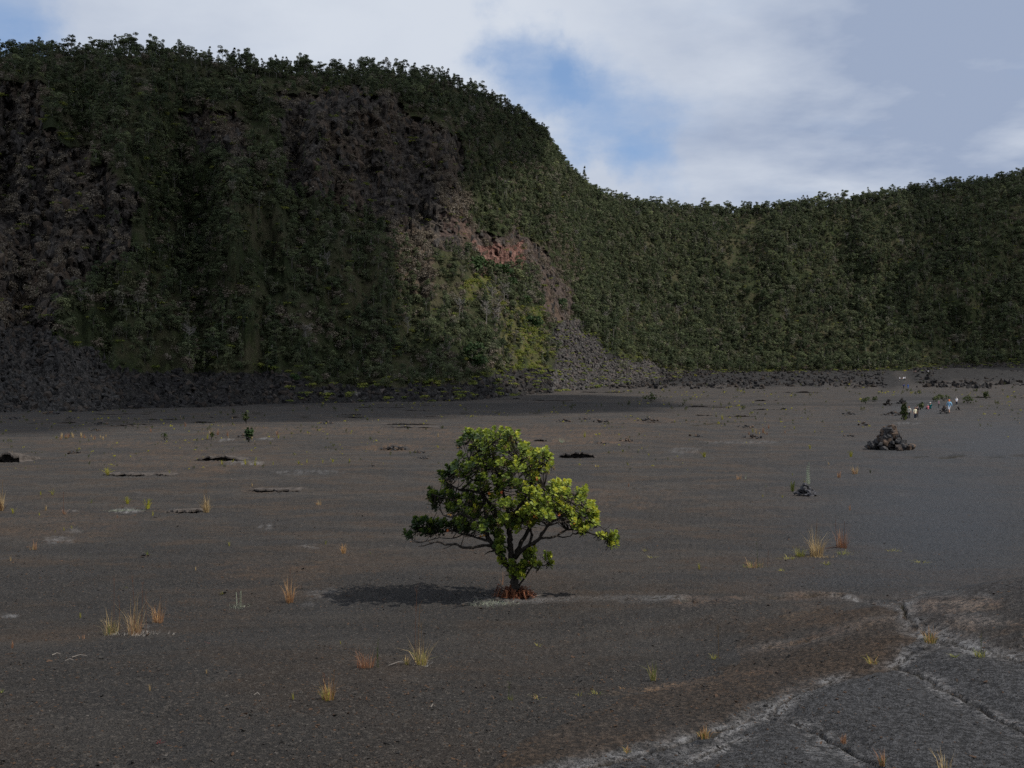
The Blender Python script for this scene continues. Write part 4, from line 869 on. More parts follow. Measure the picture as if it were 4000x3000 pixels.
front = sorted(range(len(ROS)), key=lambda q: ROS[q][4])[:280]; fset = set(front)      # the leaf rosettes that show largest, one by one
for q in front:
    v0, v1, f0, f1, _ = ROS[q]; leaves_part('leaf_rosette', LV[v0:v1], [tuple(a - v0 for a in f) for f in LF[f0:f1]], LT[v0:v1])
rv, rf, rt = [], [], []
for q in range(len(ROS)):
    if q in fset: continue
    v0, v1, f0, f1, _ = ROS[q]; d_ = len(rv) - v0; rv += LV[v0:v1]; rt += LT[v0:v1]; rf += [tuple(a + d_ for a in f) for f in LF[f0:f1]]
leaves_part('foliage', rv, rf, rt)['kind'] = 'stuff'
CV.v = [tuple(Vector(v) - tree.location) for v in CV.v]; o = link('seed_capsules', CV.mesh('seed_capsules', [M_cap], True), tree); o['kind'] = 'stuff'
TW.v = [tuple(Vector(v) - tree.location) for v in TW.v]; o = link('twigs', TW.mesh('twigs', [M_tbark], False), tree); o['kind'] = 'stuff'
for cx, cy, dy in [(525, 822, -.5), (505, 965, -.1), (795, 1000, -.25), (1250, 530, -.4), (840, 660, -.5), (1525, 895, -.35), (1235, 835, -.5), (1430, 830, -.5), (1185, 1208, -.2), (1225, 850, -.5), (940, 640, -.5)]:
    b = MB(); c = tp(cx, cy, dy) - tree.location; s = .03
    for k in range(2):
        dv = Vector((trg.normal(), -.3, trg.normal() * .5)).normalized(); u_ = dv.cross(Vector((0, -1, .4))).normalized()
        b.add([c, c + dv * s + u_ * s * .5, c + dv * s * 1.7, c + dv * s - u_ * s * .5], [(0, 1, 2, 3)], 0, float(trg.random()))
    link('old_leaf', b.mesh('old_leaf', [M_red]), tree)

# ------------------------------------------------------------------ grass tufts, ferns, small plants on the floor
def blademat(name, lo, mid, hi): return leafmat(name, lo, mid, hi, .3, .7, False, spec=.15)
GM = {'gold': blademat('gold_grass', (.18, .12, .06), (.36, .26, .13), (.56, .44, .24)), 'red': blademat('red_grass', (.14, .07, .045), (.27, .14, .08), (.42, .25, .14)),
      'orange': blademat('orange_grass', (.18, .10, .045), (.34, .19, .085), (.52, .34, .16)), 'green': blademat('green_grass', (.06, .085, .02), (.13, .16, .035), (.27, .25, .07)),
      'yellow': blademat('yellow_grass', (.16, .16, .035), (.28, .26, .055), (.40, .36, .09)), 'silver': blademat('silver_leaf', (.22, .26, .19), (.32, .36, .27), (.44, .46, .38)),
      'fern': blademat('fern_frond', (.14, .15, .018), (.30, .29, .03), (.46, .40, .05)), 'rust': blademat('rust_frond', (.09, .032, .018), (.16, .06, .03), (.25, .11, .055)),
      'shrub': blademat('shrub_leaf', (.020, .032, .012), (.042, .058, .019), (.09, .10, .035)), 'crimson': blademat('crimson_leaf', (.25, .02, .03), (.36, .04, .05), (.45, .10, .08)), 'stick': blademat('bleached_wood', (.22, .20, .18), (.33, .31, .285), (.45, .43, .40))}
def blades(b, n, h, spread, wid, r, lean=.35, ti=(0, 1), base=.25, hmin=.2):
    for _ in range(n):
        a = r.uniform(0, 6.283); q = math.sqrt(r.random()) * spread * base; L = h * r.uniform(hmin, 1.0) ** .8; o = Vector((math.cos(a) * q, math.sin(a) * q, -.01))
        a2 = a + r.gauss(0, .7); dr = Vector((math.cos(a2), math.sin(a2), 0)); ln = abs(r.gauss(0, lean)); w = wid * r.uniform(.6, 1.2)
        sd = Vector((-math.sin(a2 + r.uniform(-1, 1)), math.cos(a2), 0)).normalized() * w; c = r.uniform(*ti)
        p1 = o + dr * L * ln * .3 + Vector((0, 0, L * .5)); p2 = o + dr * L * ln * .9 + Vector((0, 0, L * (1 - .3 * min(1, ln * ln))))
        if ln > .8: p2.z = L * .55
        b.add([o - sd, o + sd, p1 + sd * .8, p1 - sd * .8, p2], [(0, 1, 2, 3), (3, 2, 4)], 0, c)
def tuft_obj(name, px, py, h, w, kinds, label, cat='grass tuft', group=None, stalk=None, dens=1.0, seed=0, lean=.35):
    """a tuft of grass: blades of one or two kinds, and seed stalks where the photograph shows them"""
    x, y, z = hit(px, py); k = 1.8083 / F * y; H = h * k * (1.3 if h > 30 else 1.15); W = max(w * k / 2, .02); r = random.Random(seed or int(px * 7 + py))
    e = empty(name, (x, y, z)); tag(e, label, cat, group); bw = max(.0019, y * .00017)
    for j, kd in enumerate(kinds):
        b = MB(); blades(b, int((100 if h > 20 else 50) * dens / len(kinds)), H * (1 if j == 0 else .6), W / .25 * .6, bw, r, (lean + .12) * (1 if H > W else 1.6))
        link('blades', b.mesh('blades', [GM[kd]]), e)
    for dx, top, kd in (stalk or []):
        b = MB(); T = top * k; o = Vector((dx * k, r.uniform(-.03, .03), 0)); ln = r.uniform(-.06, .06) * T
        b.tube([o, o + Vector((ln * .3, 0, T * .5)), o + Vector((ln, 0, T))], [bw * 1.3, bw * 1.1, bw * .6], 4)
        for q in range(7):
            zz = T * r.uniform(.6, 1.0); s0 = o + Vector((ln * (zz / T), 0, zz)); b.tube([s0, s0 + Vector((r.uniform(-1, 1) * .02, r.uniform(-1, 1) * .02, .05 * T + .01))], [bw * .6, bw * .35], 3, cap=False)
        link('seed_stalk', b.mesh('seed_stalk', [GM[kd]]), e)
    return e
GN_ = 'grass tufts on the near floor'
tuft_obj('grass_tuft', 240, 1371, 52, 46, ['gold', 'green'], 'green and gold grass tuft, left one of three together at lower left', group=GN_, stalk=[(8, 120, 'red'), (20, 80, 'red')])
tuft_obj('grass_tuft', 290, 1371, 80, 44, ['gold', 'red'], 'tallest red-gold grass tuft, middle one of three together at lower left', group=GN_, stalk=[(0, 125, 'red'), (14, 112, 'red'), (26, 90, 'red')])
tuft_obj('grass_tuft', 341, 1345, 50, 36, ['orange', 'red'], 'orange grass tuft, right one of three together at lower left', group=GN_)
tuft_obj('grass_tuft', 626, 1301, 46, 26, ['orange', 'red'], 'reddish upright grass tuft beside the left end of the tree shadow', group=GN_, stalk=[(-2, 75, 'red')])
tuft_obj('grass_tuft', 790, 1442, 42, 60, ['red', 'rust'], 'drooping dark red grass tuft with a green blade at its right', group=GN_, lean=.6, stalk=[(24, 60, 'green'), (28, 42, 'green')])
tuft_obj('grass_tuft', 910, 1438, 62, 34, ['gold', 'yellow'], 'golden grass tuft with two very tall bare stalks', group=GN_, stalk=[(-14, 172, 'red'), (-8, 130, 'orange'), (2, 95, 'gold')])
tuft_obj('grass_tuft', 878, 1436, 24, 16, ['gold', 'green'], 'small dull tuft just left of the tuft with very tall stalks', group=GN_)
tuft_obj('grass_tuft', 709, 1512, 50, 40, ['orange', 'yellow'], 'single orange and yellow tuft in the lower left foreground', group=GN_, stalk=[(10, 62, 'orange'), (-8, 58, 'red')])
tuft_obj('grass_tuft', 1764, 1201, 58, 42, ['gold', 'gold'], 'large golden tuft right of the tree with a leaning stem beside it', group=GN_, dens=1.5, stalk=[(-3, 82, 'orange')])
tuft_obj('grass_tuft', 1819, 1184, 44, 34, ['red', 'rust'], 'dark red upright tuft behind the large golden tuft', group=GN_, stalk=[(-12, 68, 'red'), (6, 58, 'red')])
tuft_obj('grass_tuft', 1628, 1226, 26, 70, ['orange', 'green'], 'low wide orange tuft with thin dark upright stems', group=GN_, lean=.6, stalk=[(8, 58, 'green'), (30, 40, 'red')])
tuft_obj('grass_tuft', 1728, 1202, 24, 30, ['yellow', 'green'], 'yellow-green tuft close to the left of the large golden tuft', group=GN_, lean=.6)
tuft_obj('grass_tuft', 1702, 1208, 9, 48, ['yellow'], 'flat yellow creeping patch left of the large golden tuft', group=GN_, lean=1.2)
tuft_obj('grass_tuft', 1824, 1198, 15, 40, ['green', 'yellow'], 'low green tuft in front of the dark red upright tuft', group=GN_, lean=.8)
tuft_obj('grass_tuft', 1786, 1219, 8, 28, ['yellow', 'green'], 'small flat green patch in front of the large golden tuft', group=GN_, lean=1.0)
tuft_obj('grass_tuft', 1932, 1191, 6, 48, ['yellow'], 'thin yellow creeping strip on the smooth grey ground, upper one', group=GN_, lean=1.3, dens=.7)
tuft_obj('grass_tuft', 1990, 1216, 7, 52, ['yellow'], 'thin yellow creeping strip on the smooth grey ground, lower one', group=GN_, lean=1.3, dens=.7)
tuft_obj('grass_tuft', 1688, 1232, 5, 26, ['yellow'], 'tiny yellow strip of grass below the low wide orange tuft', group=GN_, lean=1.3, dens=.5)
tuft_obj('grass_tuft', 742, 1196, 24, 14, ['orange'], 'small orange tuft left of the lowest tree limb', group=GN_, dens=.6)
tuft_obj('grass_tuft', 446, 1106, 34, 20, ['gold'], 'golden tuft at the end of a dark slit in the crust', group=GN_, stalk=[(0, 62, 'gold'), (-4, 48, 'gold')])
tuft_obj('grass_tuft', 140, 1111, 18, 10, ['red'], 'thin reddish tuft with one tall stalk in the left middle distance', group=GN_, dens=.4, stalk=[(-2, 50, 'red')])
tuft_obj('grass_tuft', 3, 1103, 42, 14, ['gold', 'red'], 'tall thin grass cut by the left edge of the view', group=GN_, stalk=[(0, 66, 'gold')])
tuft_obj('grass_tuft', 72, 1187, 24, 24, ['red', 'gold'], 'sparse red-gold tuft beside pale lichen at far left', group=GN_, dens=.6)
tuft_obj('grass_tuft', 688, 1091, 14, 18, ['gold', 'orange'], 'short golden tuft on the low pale rise left of the tree', group=GN_, dens=.6)
tuft_obj('grass_tuft', 1411, 1471, 46, 18, ['green', 'gold'], 'slender green tuft with upright stems right of centre foreground', group=GN_, dens=.5)
tuft_obj('grass_tuft', 1543, 1422, 14, 24, ['yellow', 'green'], 'small green tuft with one tall fine stalk on the brown slope', group=GN_, dens=.6, lean=.8, stalk=[(8, 75, 'gold')])
tuft_obj('grass_tuft', 1102, 1512, 16, 20, ['green'], 'few green blades below the tree, leftmost of the scattered sprigs', group=GN_, dens=.35, stalk=[(-3, 34, 'green')])
tuft_obj('grass_tuft', 1163, 1510, 20, 28, ['yellow', 'orange'], 'spreading yellow sprig below the tree', group=GN_, dens=.4, lean=.9)
tuft_obj('grass_tuft', 1250, 1504, 15, 16, ['yellow'], 'small yellow sprig in a row in front of the tree', group=GN_, dens=.3)
tuft_obj('grass_tuft', 1288, 1499, 14, 34, ['green', 'yellow'], 'wide low green sprig, right end of the row below the tree', group=GN_, dens=.4, lean=.9)
tuft_obj('grass_tuft', 1163, 1396, 10, 14, ['yellow'], 'lone tiny yellow sprig between the tree foot and lower sprigs', group=GN_, dens=.3, lean=.9)
tuft_obj('grass_tuft', 1345, 1487, 10, 16, ['orange'], 'short orange sprig left of the slender green tuft', group=GN_, dens=.3, lean=.8)
tuft_obj('grass_tuft', 2010, 1386, 32, 40, ['orange', 'green'], 'red and green tuft growing in the crack at the crest', group=GN_, lean=.6)
tuft_obj('grass_tuft', 2118, 1416, 20, 38, ['green', 'yellow'], 'bright green tuft with one pale stalk on the right slab', group=GN_, lean=.8, stalk=[(-2, 48, 'green')])
tuft_obj('grass_tuft', 1886, 1431, 20, 34, ['yellow', 'orange'], 'yellow tuft at the meeting of two cracks', group=GN_, lean=.8)
tuft_obj('grass_tuft', 2065, 1417, 6, 34, ['green'], 'flat green mat of moss grass beside the bright green tuft', group=GN_, lean=1.2)
tuft_obj('grass_tuft', 1520, 1590, 24, 42, ['orange', 'green'], 'orange and green tuft in the pale crack at the bottom', group=GN_, lean=.5)
tuft_obj('grass_tuft', 1355, 1622, 14, 24, ['orange', 'yellow'], 'small orange tuft in the crack at the bottom edge', group=GN_, lean=.8, dens=.5)
tuft_obj('grass_tuft', 1906, 1650, 34, 18, ['red', 'green'], 'upright red sprig at the bottom edge on the slab', group=GN_, dens=.4)
tuft_obj('grass_tuft', 1822, 1602, 22, 18, ['red'], 'sparse red sprig beside the lower crack', group=GN_, dens=.35)
tuft_obj('grass_tuft', 2040, 1660, 40, 40, ['gold'], 'thin pale stalks at the bottom right corner', group=GN_, dens=.2)
tuft_obj('grass_tuft', 1395, 1190, 14, 26, ['gold', 'green'], 'pale tuft behind the right tree limb', group=GN_, lean=.8, dens=.5)
tuft_obj('grass_tuft', 1405, 1205, 7, 26, ['yellow'], 'flat yellow sprig behind the low right shoot', group=GN_, lean=1.1, dens=.4)
tuft_obj('grass_tuft', 1596, 1036, 14, 14, ['orange'], 'small orange tuft alone right of the tree crown', group=GN_, dens=.5)
tuft_obj('grass_tuft', 1812, 1031, 18, 12, ['red', 'orange'], 'small red tuft left of the brown one below the cairn crack', group=GN_, dens=.6)
tuft_obj('grass_tuft', 1847, 1024, 22, 18, ['gold', 'red'], 'brown tuft beside a small dark green fern below the crack', group=GN_, dens=.7)
tuft_obj('grass_tuft', 1290, 1008, 8, 14, ['yellow', 'orange'], 'small yellow tuft below the dark arched opening', group=GN_, dens=.5)
tuft_obj('grass_tuft', 5, 1497, 12, 12, ['green'], 'small green sprig at the left edge of the foreground', group=GN_, dens=.4, lean=.8)
tuft_obj('grass_tuft', 272, 1270, 7, 16, ['green', 'yellow'], 'small green sprig with two leaves above the three tufts', group=GN_, dens=.35, lean=.9)
tuft_obj('grass_tuft', 480, 1282, 6, 16, ['yellow'], 'small yellow-green sprig left of the silvery plant', group=GN_, dens=.35, lean=.9)
tuft_obj('grass_tuft', 178, 1380, 14, 16, ['red'], 'small red sprig left of the three tufts', group=GN_, dens=.35)
tuft_obj('grass_tuft', 1085, 1265, 34, 6, ['red'], 'single thin dry stalk beside the tree trunk', group=GN_, dens=.1)
tuft_obj('red_plant', 341, 1606, 14, 14, ['crimson'], 'tiny crimson plant at the bottom left', 'plant', dens=.35, lean=.6)
tuft_obj('red_plant', 448, 1390, 5, 10, ['crimson'], 'crimson speck of a plant below the silvery plant', 'plant', dens=.3, lean=.9)

def fern_obj(px, py, h, n, kind, label, cat='fern', group='yellow-green ferns on the floor', spread=.35, seed=None, name='fern'):
    x, y, z = hit(px, py); k = 1.8083 / F * y; H = h * k; r = random.Random(seed or int(px * 3 + py)); b = MB()
    for i in range(n):
        a = r.uniform(0, 6.283); ln = abs(r.gauss(0, spread)); L = H * r.uniform(.6, 1.05); dr = Vector((math.cos(a), math.sin(a), 0)); o = dr * H * .12 * r.random()
        pts = [o + dr * L * ln * t * t + Vector((0, 0, L * (t - .3 * ln * t * t))) for t in (0, .25, .5, .75, 1)]; b.tube(pts, [H * .012] * 5, 3, 0, .3, cap=False)
        sd = Vector((-dr.y, dr.x, 0)); sd = (sd + Vector((r.uniform(-.6, .6), r.uniform(-.6, .6), 0))).normalized(); c = r.uniform(.2, 1)
        for j in range(9):
            t = .15 + .85 * j / 9; q = int(t * 4); q = min(q, 3); p = pts[q].lerp(pts[q + 1], t * 4 - q); w = H * .11 * (1.15 - t)
            up = Vector((0, 0, H * .045))
            for s in (-1, 1): b.add([p, p + sd * s * w + up * 1.4, p + sd * s * w * .9 + up * .2, p - up * .3], [(0, 1, 2, 3)], 0, max(0, min(1, c + r.gauss(0, .1))))
    o = link(name, b.mesh('fronds', [GM[kind]]), None, (x, y, z - .01)); tag(o, label, cat, group); return o
for a in [(318, 1101, 30, 9, 'fern', 'tall bright yellow fern with upright fronds left of the dark slit'), (275, 1089, 20, 12, 'fern', 'bushy yellow-orange fern up and left of the tall bright one'), (28, 1109, 15, 7, 'fern', 'small yellow fern near the left edge'),
          (88, 1070, 11, 7, 'fern', 'low fern, left one of a pair at far left'), (113, 1069, 14, 7, 'fern', 'taller fern, right one of a pair at far left'), (85, 1114, 9, 5, 'fern', 'small fern beside a little pale stone at far left'),
          (198, 1087, 10, 7, 'green', 'low green fern between the pair and the pale mound'), (138, 1146, 9, 5, 'fern', 'little fern above the pale lichen patch'), (155, 1143, 9, 5, 'fern', 'little fern right above the pale lichen patch'), (118, 1150, 7, 4, 'fern', 'little fern, lowest near the pale lichen patch'),
          (480, 1004, 12, 7, 'fern', 'yellow fern left on the low pale ledge'), (503, 999, 10, 6, 'fern', 'yellow fern second along the low pale ledge'), (530, 1004, 14, 8, 'fern', 'yellow fern below the middle of the low pale ledge'), (551, 1006, 13, 7, 'fern', 'yellow fern near the right of the low pale ledge'),
          (553, 995, 9, 6, 'fern', 'small fern up on the low pale ledge'), (590, 1004, 9, 5, 'fern', 'small fern right of the low pale ledge'), (645, 1003, 11, 6, 'fern', 'fern between the ledge and the tree, left one'), (663, 1000, 10, 6, 'fern', 'fern between the ledge and the tree, second one'),
          (697, 1000, 10, 6, 'fern', 'fern nearer the tree on the left'), (719, 999, 12, 8, 'fern', 'brightest small fern nearest the brown rubble patch'), (755, 998, 9, 6, 'fern', 'fern right beside the brown rubble patch'), (366, 1023, 10, 5, 'fern', 'small fern at a short dark slit'),
          (1521, 988, 16, 14, 'fern', 'spreading yellow and orange fern right of the tree crown'), (1750, 970, 12, 10, 'fern', 'bright fern halfway between the tree and the cairn'), (1838, 988, 17, 12, 'fern', 'bright yellow fern at the end of the crack near the cairn'),
          (1712, 1062, 26, 14, 'green', 'green fern growing out of the grey lava clump'), (1740, 1050, 16, 8, 'fern', 'small orange-green fern on top of the grey lava clump'), (1712, 1027, 7, 8, 'green', 'small green plant above the grey lava clump'),
          (1880, 1022, 10, 9, 'shrub', 'dark green low fern below the crack near the cairn'), (1690, 1075, 8, 6, 'fern', 'small fern at the foot of the grey lava clump'), (1655, 1052, 6, 6, 'green', 'small green rosette left of the grey lava clump'), (1648, 1074, 8, 8, 'yellow', 'low yellow sprig left below the grey lava clump'),
          (318, 1203, 16, 10, 'green', 'green fern on a small dark stone mound left of centre'), (703, 1176, 12, 6, 'green', 'small green fern above the orange tuft left of the tree'), (800, 1198, 10, 4, 'green', 'two green leaves left of the tree shadow'), (495, 1180, 14, 5, 'yellow', 'thin yellow sprig left of centre'), (1716, 927, 9, 7, 'fern', 'small fern left of the cairn, far back')]:
    fern_obj(*a)
fern_obj(1213, 958, 14, 16, 'silver', 'pale grey-green shrub behind the tree crown on the right', 'shrub', None, .8, name='pale_shrub')
fern_obj(232, 1027, 20, 22, 'yellow', 'rounded yellow-orange shrub over a dark slit at left', 'shrub', None, .6, name='small_shrub')
fern_obj(516, 1311, 44, 3, 'silver', 'silvery upright plant with three leafy stems in the left foreground', 'plant', None, .06, name='silver_plant')
fern_obj(1746, 1050, 50, 3, 'silver', 'thin pale stalk plant rising behind the grey lava clump', 'plant', None, .12, name='silver_plant')
fern_obj(1610, 1036, 18, 2, 'silver', 'faint pale stalk right of the small orange tuft', 'plant', None, .2, name='silver_plant')
# sapling and a few leafy shrubs
def shrub_obj(px, py, w, h, label, m='shrub', cat='shrub', group=None, name='shrub', n=150, seed=1):
    x, y, z = hit(px, py); k = 1.8083 / F * y; W = w * k / 2; H = h * k
    e = empty(name, (x, y, z)); tag(e, label, cat, group)
    cl = [(c[0] * W, c[1] * W, c[2] * H, c[3] * W, c[4] * H) for c in bush_clumps(seed, 1, 1, 7)]
    link('foliage', leaf_mesh('foliage', cl, n, max(W, H) * .14, seed, GM.get(m) or m, .5), e)
    b = MB(); r = random.Random(seed)
    for c in cl: b.tube([(0, 0, -.02), (c[0] * .4, c[1] * .4, c[2] * .5), c[:3]], [.02 * H + .004, .014 * H + .003, .008 * H], 4, cap=False)
    link('stems', b.mesh('stems', [M_bark]), e); return e
shrub_obj(538, 956, 15, 25, 'dark upright sapling standing alone on the left floor', M_dark, 'sapling', None, 'sapling', 260, 3)
shrub_obj(532, 915, 20, 26, 'thin pale-stemmed young tree at the edge of the cloud shade', 'shrub', 'sapling', None, 'sapling', 70, 8)
shrub_obj(355, 951, 12, 14, 'small grey-green shrub left of the sapling', 'shrub', 'shrub', None, 'shrub', 80, 5)
shrub_obj(457, 950, 10, 14, 'small shrub beside dry grass left of the sapling', 'shrub', 'shrub', None, 'shrub', 80, 6)

# rows of dry grass and scattered shrubs far across the floor
rs = random.Random(77)
far_grass = []
for k in range(5):
    kd = ['gold', 'red', 'yellow'][k % 3]; b = MB(); blades(b, 26, 1.0, .5, .022, rs, .25); far_grass.append(b.mesh('blades', [GM[kd]]))
for k in range(44):
    if k < 16: px, py = rs.uniform(130, 235), rs.uniform(944, 951)
    elif k < 24: px, py = rs.uniform(420, 620), rs.uniform(938, 951)
    elif k < 32: px, py = rs.uniform(1600, 1700), rs.uniform(933, 940)
    else: px, py = rs.uniform(20, 1900), rs.uniform(905, 945)
    if 985 < px < 1200 and py > 915: continue
    x, y, z = hit(px, py); s = rs.uniform(7, 15) * 1.8083 / F * y
    o = link('dry_grass', far_grass[k % 5 if k >= 16 else rs.choice([0, 0, 1, 3])], None, (x, y, z), (0, 0, rs.uniform(0, 6)), (s, s, s))
    if k < 16: tag(o, 'tall dry grass tuft in the row far back on the left', 'grass tuft', 'row of dry grass far left')
    elif k < 24: tag(o, 'dry grass tuft near the dark sapling far left', 'grass tuft', 'dry grass by the sapling')
    elif k < 32: tag(o, 'reddish dry grass tuft far back left of the cairn', 'grass tuft', 'dry grass left of the cairn')
    else: tag(o, 'dry grass tuft scattered far across the floor', 'grass tuft', 'dry grass far across the floor')
for k in range(40):
    px, py = rs.uniform(10, 2200), 1000 + 560 * rs.random() ** 1.3
    if 860 < px < 1350 or px > 1500 and py > 1250 or px > 1850: continue
    x, y, z = hit(px, py); s = rs.uniform(9, 20) * 1.8083 / F * y
    o = link('grass_sprig', far_grass[k % 5], None, (x, y, z), (0, 0, rs.uniform(0, 6)), (s * .8, s * .8, s))
    side = 'left' if px < 1100 else 'right'; zone = 'middle' if py < 1250 else 'near'
    tag(o, 'sparse thin dry sprig on the bare %s floor, %s of the lone tree' % (zone, side), 'grass sprig', 'dry sprigs on the %s floor, %s' % (zone, side))
SH = [leaf_mesh('foliage', bush_clumps(60 + k, .8, 1.2, 7), 130, .13, 60 + k, leafmat('floor_shrub_%d' % k, (.022, .032, .011), (.05, .062, .02), (.13, .12, .04), .25, .65, True, .5, .15), .5) for k in range(4)]
YF = [leaf_mesh('foliage', bush_clumps(80 + k, .8, .9, 5), 60, .16, 80 + k, GM['fern'], .6) for k in range(3)]
for k in range(215):
    q = rs.random()
    if q < .45: px, py = rs.uniform(1350, 2212), 800 + 90 * rs.random() ** 1.3
    elif q < .75: px, py = rs.uniform(0, 1350), rs.uniform(868, 935)
    else: px, py = rs.uniform(1200, 2212), rs.uniform(880, 960)
    if 985 < px < 1200 and py > 905 or 1860 < px < 1990 and py > 890 or 1935 < px < 2090 and py > 852: continue
    if py > 925 and rs.random() < .5: continue
    x, y, z = hit(px, py); big = 860 < py < 900 and rs.random() < .3
    s = (rs.uniform(9, 15) if big else rs.uniform(3, 8)) * 1.8083 / F * y / 2
    yel = rs.random() < (.35 if py > 880 else .12)
    o = link('floor_shrub', (YF[rs.randrange(3)] if yel else SH[rs.randrange(4)]), None, (x, y, z), (0, 0, rs.uniform(0, 6)), (s, s, s * rs.uniform(.9, 1.6)))
    side = 'left' if px < 1100 else 'right'
    tag(o, ('small yellow-green shrub scattered over the far %s floor' if yel else 'small dull green shrub scattered over the far %s floor') % side, 'shrub', 'shrubs on the far %s floor' % side)

_n = 3600; _px = rng.uniform(-100, 2300, _n); _py = 846 + 170 * rng.random(_n) ** 1.7
_k = ~((_px > 970) & (_px < 1230) & (_py > 905)) & ~((_px < 1300) & (_py < 866)) & ~((_px > 1880) & (_px < 2110) & (_py > 855)) & (vn(_px / 60, _py / 9, 12) > -.05) & ~((_px > 1500) & (_py > 925))
_H = np.array([hit(a, b) for a, b in zip(_px[_k], _py[_k])]); _s = rng.uniform(.35, 1, len(_H)) ** 1.5 * 8.0 * 1.8083 / F * _H[:, 1] / 2
scatter('small_plants', _H, rots(len(_H)), np.stack([_s, _s, _s * rng.uniform(.9, 1.8, len(_H))], -1), rng.integers(0, 10, len(_H)), [YF[0], SH[0], YF[1], SH[1], SH[2], YF[2], SH[3], far_grass[0], far_grass[2], far_grass[3]], 'tiny yellow and green plants sprinkled over the far floor')
# dead fern skirt, lichen tufts and sticks around the trunk foot
b = MB(); r = random.Random(9)
for k in range(150):
    a = r.uniform(0, 6.283); L = r.uniform(.09, .19); o = Vector((math.cos(a) * r.uniform(.02, .2), math.sin(a) * r.uniform(.02, .2), r.uniform(.0, .10))); d = Vector((math.cos(a), math.sin(a), 0)); c = r.random()
    p1 = o + d * L * .5 + Vector((0, 0, .05)); p2 = o + d * L + Vector((0, 0, -.03 - o.z)); sd = Vector((-d.y, d.x, 0)) * .008
    b.add([o - sd, o + sd, p1 + sd * 1.6, p1 - sd * 1.6, p2], [(0, 1, 2, 3), (3, 2, 4)], 0, c)
    for j in range(4):
        p = o.lerp(p1, j / 4) if j < 2 else p1.lerp(p2, (j - 2) / 2); b.add([p, p + sd * 4 + d * .015, p + d * .02, p - sd * 4 + d * .015], [(0, 1, 2, 3)], 0, c)
sk = link('dead_fern', b.mesh('dead_fern', [GM['rust']]), None, (TX - .02, TY - .06, TZ)); tag(sk, 'mat of rust-brown dead fern heaped round the foot of the lone tree', 'dead fern')
def mat_tuft(px, py, w, h, kind, n, label, name, cat):
    x, y, z = hit(px, py); k = 1.8083 / F * y; b = MB(); r = random.Random(int(px))
    for _ in range(n):
        p = Vector((r.gauss(0, .4) * w * k, r.gauss(0, .5) * .18, 0)); d = Vector((r.uniform(-1, 1), r.uniform(-1, 1), r.uniform(.1, .9))).normalized() * h * k * r.uniform(.4, 1); s = d.cross(Vector((r.random(), r.random(), 1))).normalized() * .0022
        b.add([p - s, p + s, p + d], [(0, 1, 2)], 0, r.random())
    o = link(name, b.mesh(name, [GM[kind]]), None, (x, y, z)); tag(o, label, cat); o['kind'] = 'thing'
mat_tuft(1060, 1305, 60, 12, 'silver', 420, 'pale grey-green lichen mat at the left of the tree foot', 'lichen_mat', 'lichen')
mat_tuft(290, 1372, 90, 10, 'stick', 380, 'bleached dead straw under the three left tufts', 'straw_litter', 'straw')
mat_tuft(268, 1104, 46, 9, 'silver', 420, 'pale grey lichen mound beside the tall bright fern', 'lichen_mound', 'lichen')
mat_tuft(516, 1312, 30, 6, 'silver', 140, 'pale lichen at the base of the silvery plant', 'lichen_mat', 'lichen')
mat_tuft(1765, 1204, 50, 9, 'gold', 220, 'dry straw litter at the foot of the large golden tuft', 'straw_litter', 'straw')
mat_tuft(908, 1440, 30, 8, 'stick', 120, 'bleached straw at the foot of the tuft with very tall stalks', 'straw_litter', 'straw')
for px, py, L, ang, lab in [(122, 1417, 18, .25, 'short thick bleached stick at lower left'), (172, 1421, 32, .15, 'long thin bleached stick right of the thick one'), (150, 1430, 20, .05, 'thin bleached stick below the other two'), (1555, 0, 0, 0, None), (860, 1437, 46, .3, 'long grey stick left of the tuft with very tall stalks'),
        (1800, 1184, 40, .18, 'leaning reddish stem between the golden and dark red tufts'), (1010, 1306, 30, -.2, 'thin pale stick left of the tree foot'), (1160, 1290, 26, .6, 'pale stick right of the tree foot'), (555, 1505, 14, .0, 'small pale stick in the left foreground'), (845, 1180, 9, .2, 'tiny white chip left of the tree'), (935, 1530, 10, .5, 'small pale twig in the centre foreground')]:
    if not lab: continue
    x, y, z = hit(px, py); k = 1.8083 / F * y * L / 2.2; b = MB(); th = .0045 if L > 12 else .004
    d = Vector((math.cos(ang), math.sin(ang) * 1.5, .05)) * k
    b.tube([-d, Vector((0, .01, .012)), d], [th * (1.8 if 'thick' in lab else 1), th * 1.1, th * .6], 5)
    o = link('stick', b.mesh('stick', [GM['red' if 'reddish' in lab else 'stick']]), None, (x, y, z + .012)); tag(o, lab, 'stick')

# ------------------------------------------------------------------ cairns and rocks
def pile(px, py, w, h, n, label, name='cairn', cat='cairn', seed=1, protos=ROCKS, mean=.2, lop=None):
    """stones stacked layer on layer on a rough cone"""
    x, y, z = hit(px, py); k = 1.8083 / F * y; W = w * k / 2; H = h * k; r = random.Random(seed)
    e = empty(name, (x, y, z)); tag(e, label, cat)
    for i in range(n):
        t = (i / n) ** 1.15; prof = lop(t) if lop else (1 - t)
        a = i * 2.399 + r.uniform(-.3, .3); s = W * mean * r.uniform(.65, 1.25)
        q = max(0, W * prof - s * .6) * (r.uniform(.75, 1.0) if i % 4 else r.uniform(.1, .7))
        o = link('stone', protos[r.randrange(len(protos))], e, (math.cos(a) * q + (lop and (t * -.02 * W) or 0), math.sin(a) * q, H * t * .90 + s * .38), (r.uniform(-.5, .5), r.uniform(-.5, .5), r.uniform(0, 6.28)), s)
    return e
CAIRN = [boulder(520 + k, M_rock, 16, .92) for k in range(8)]
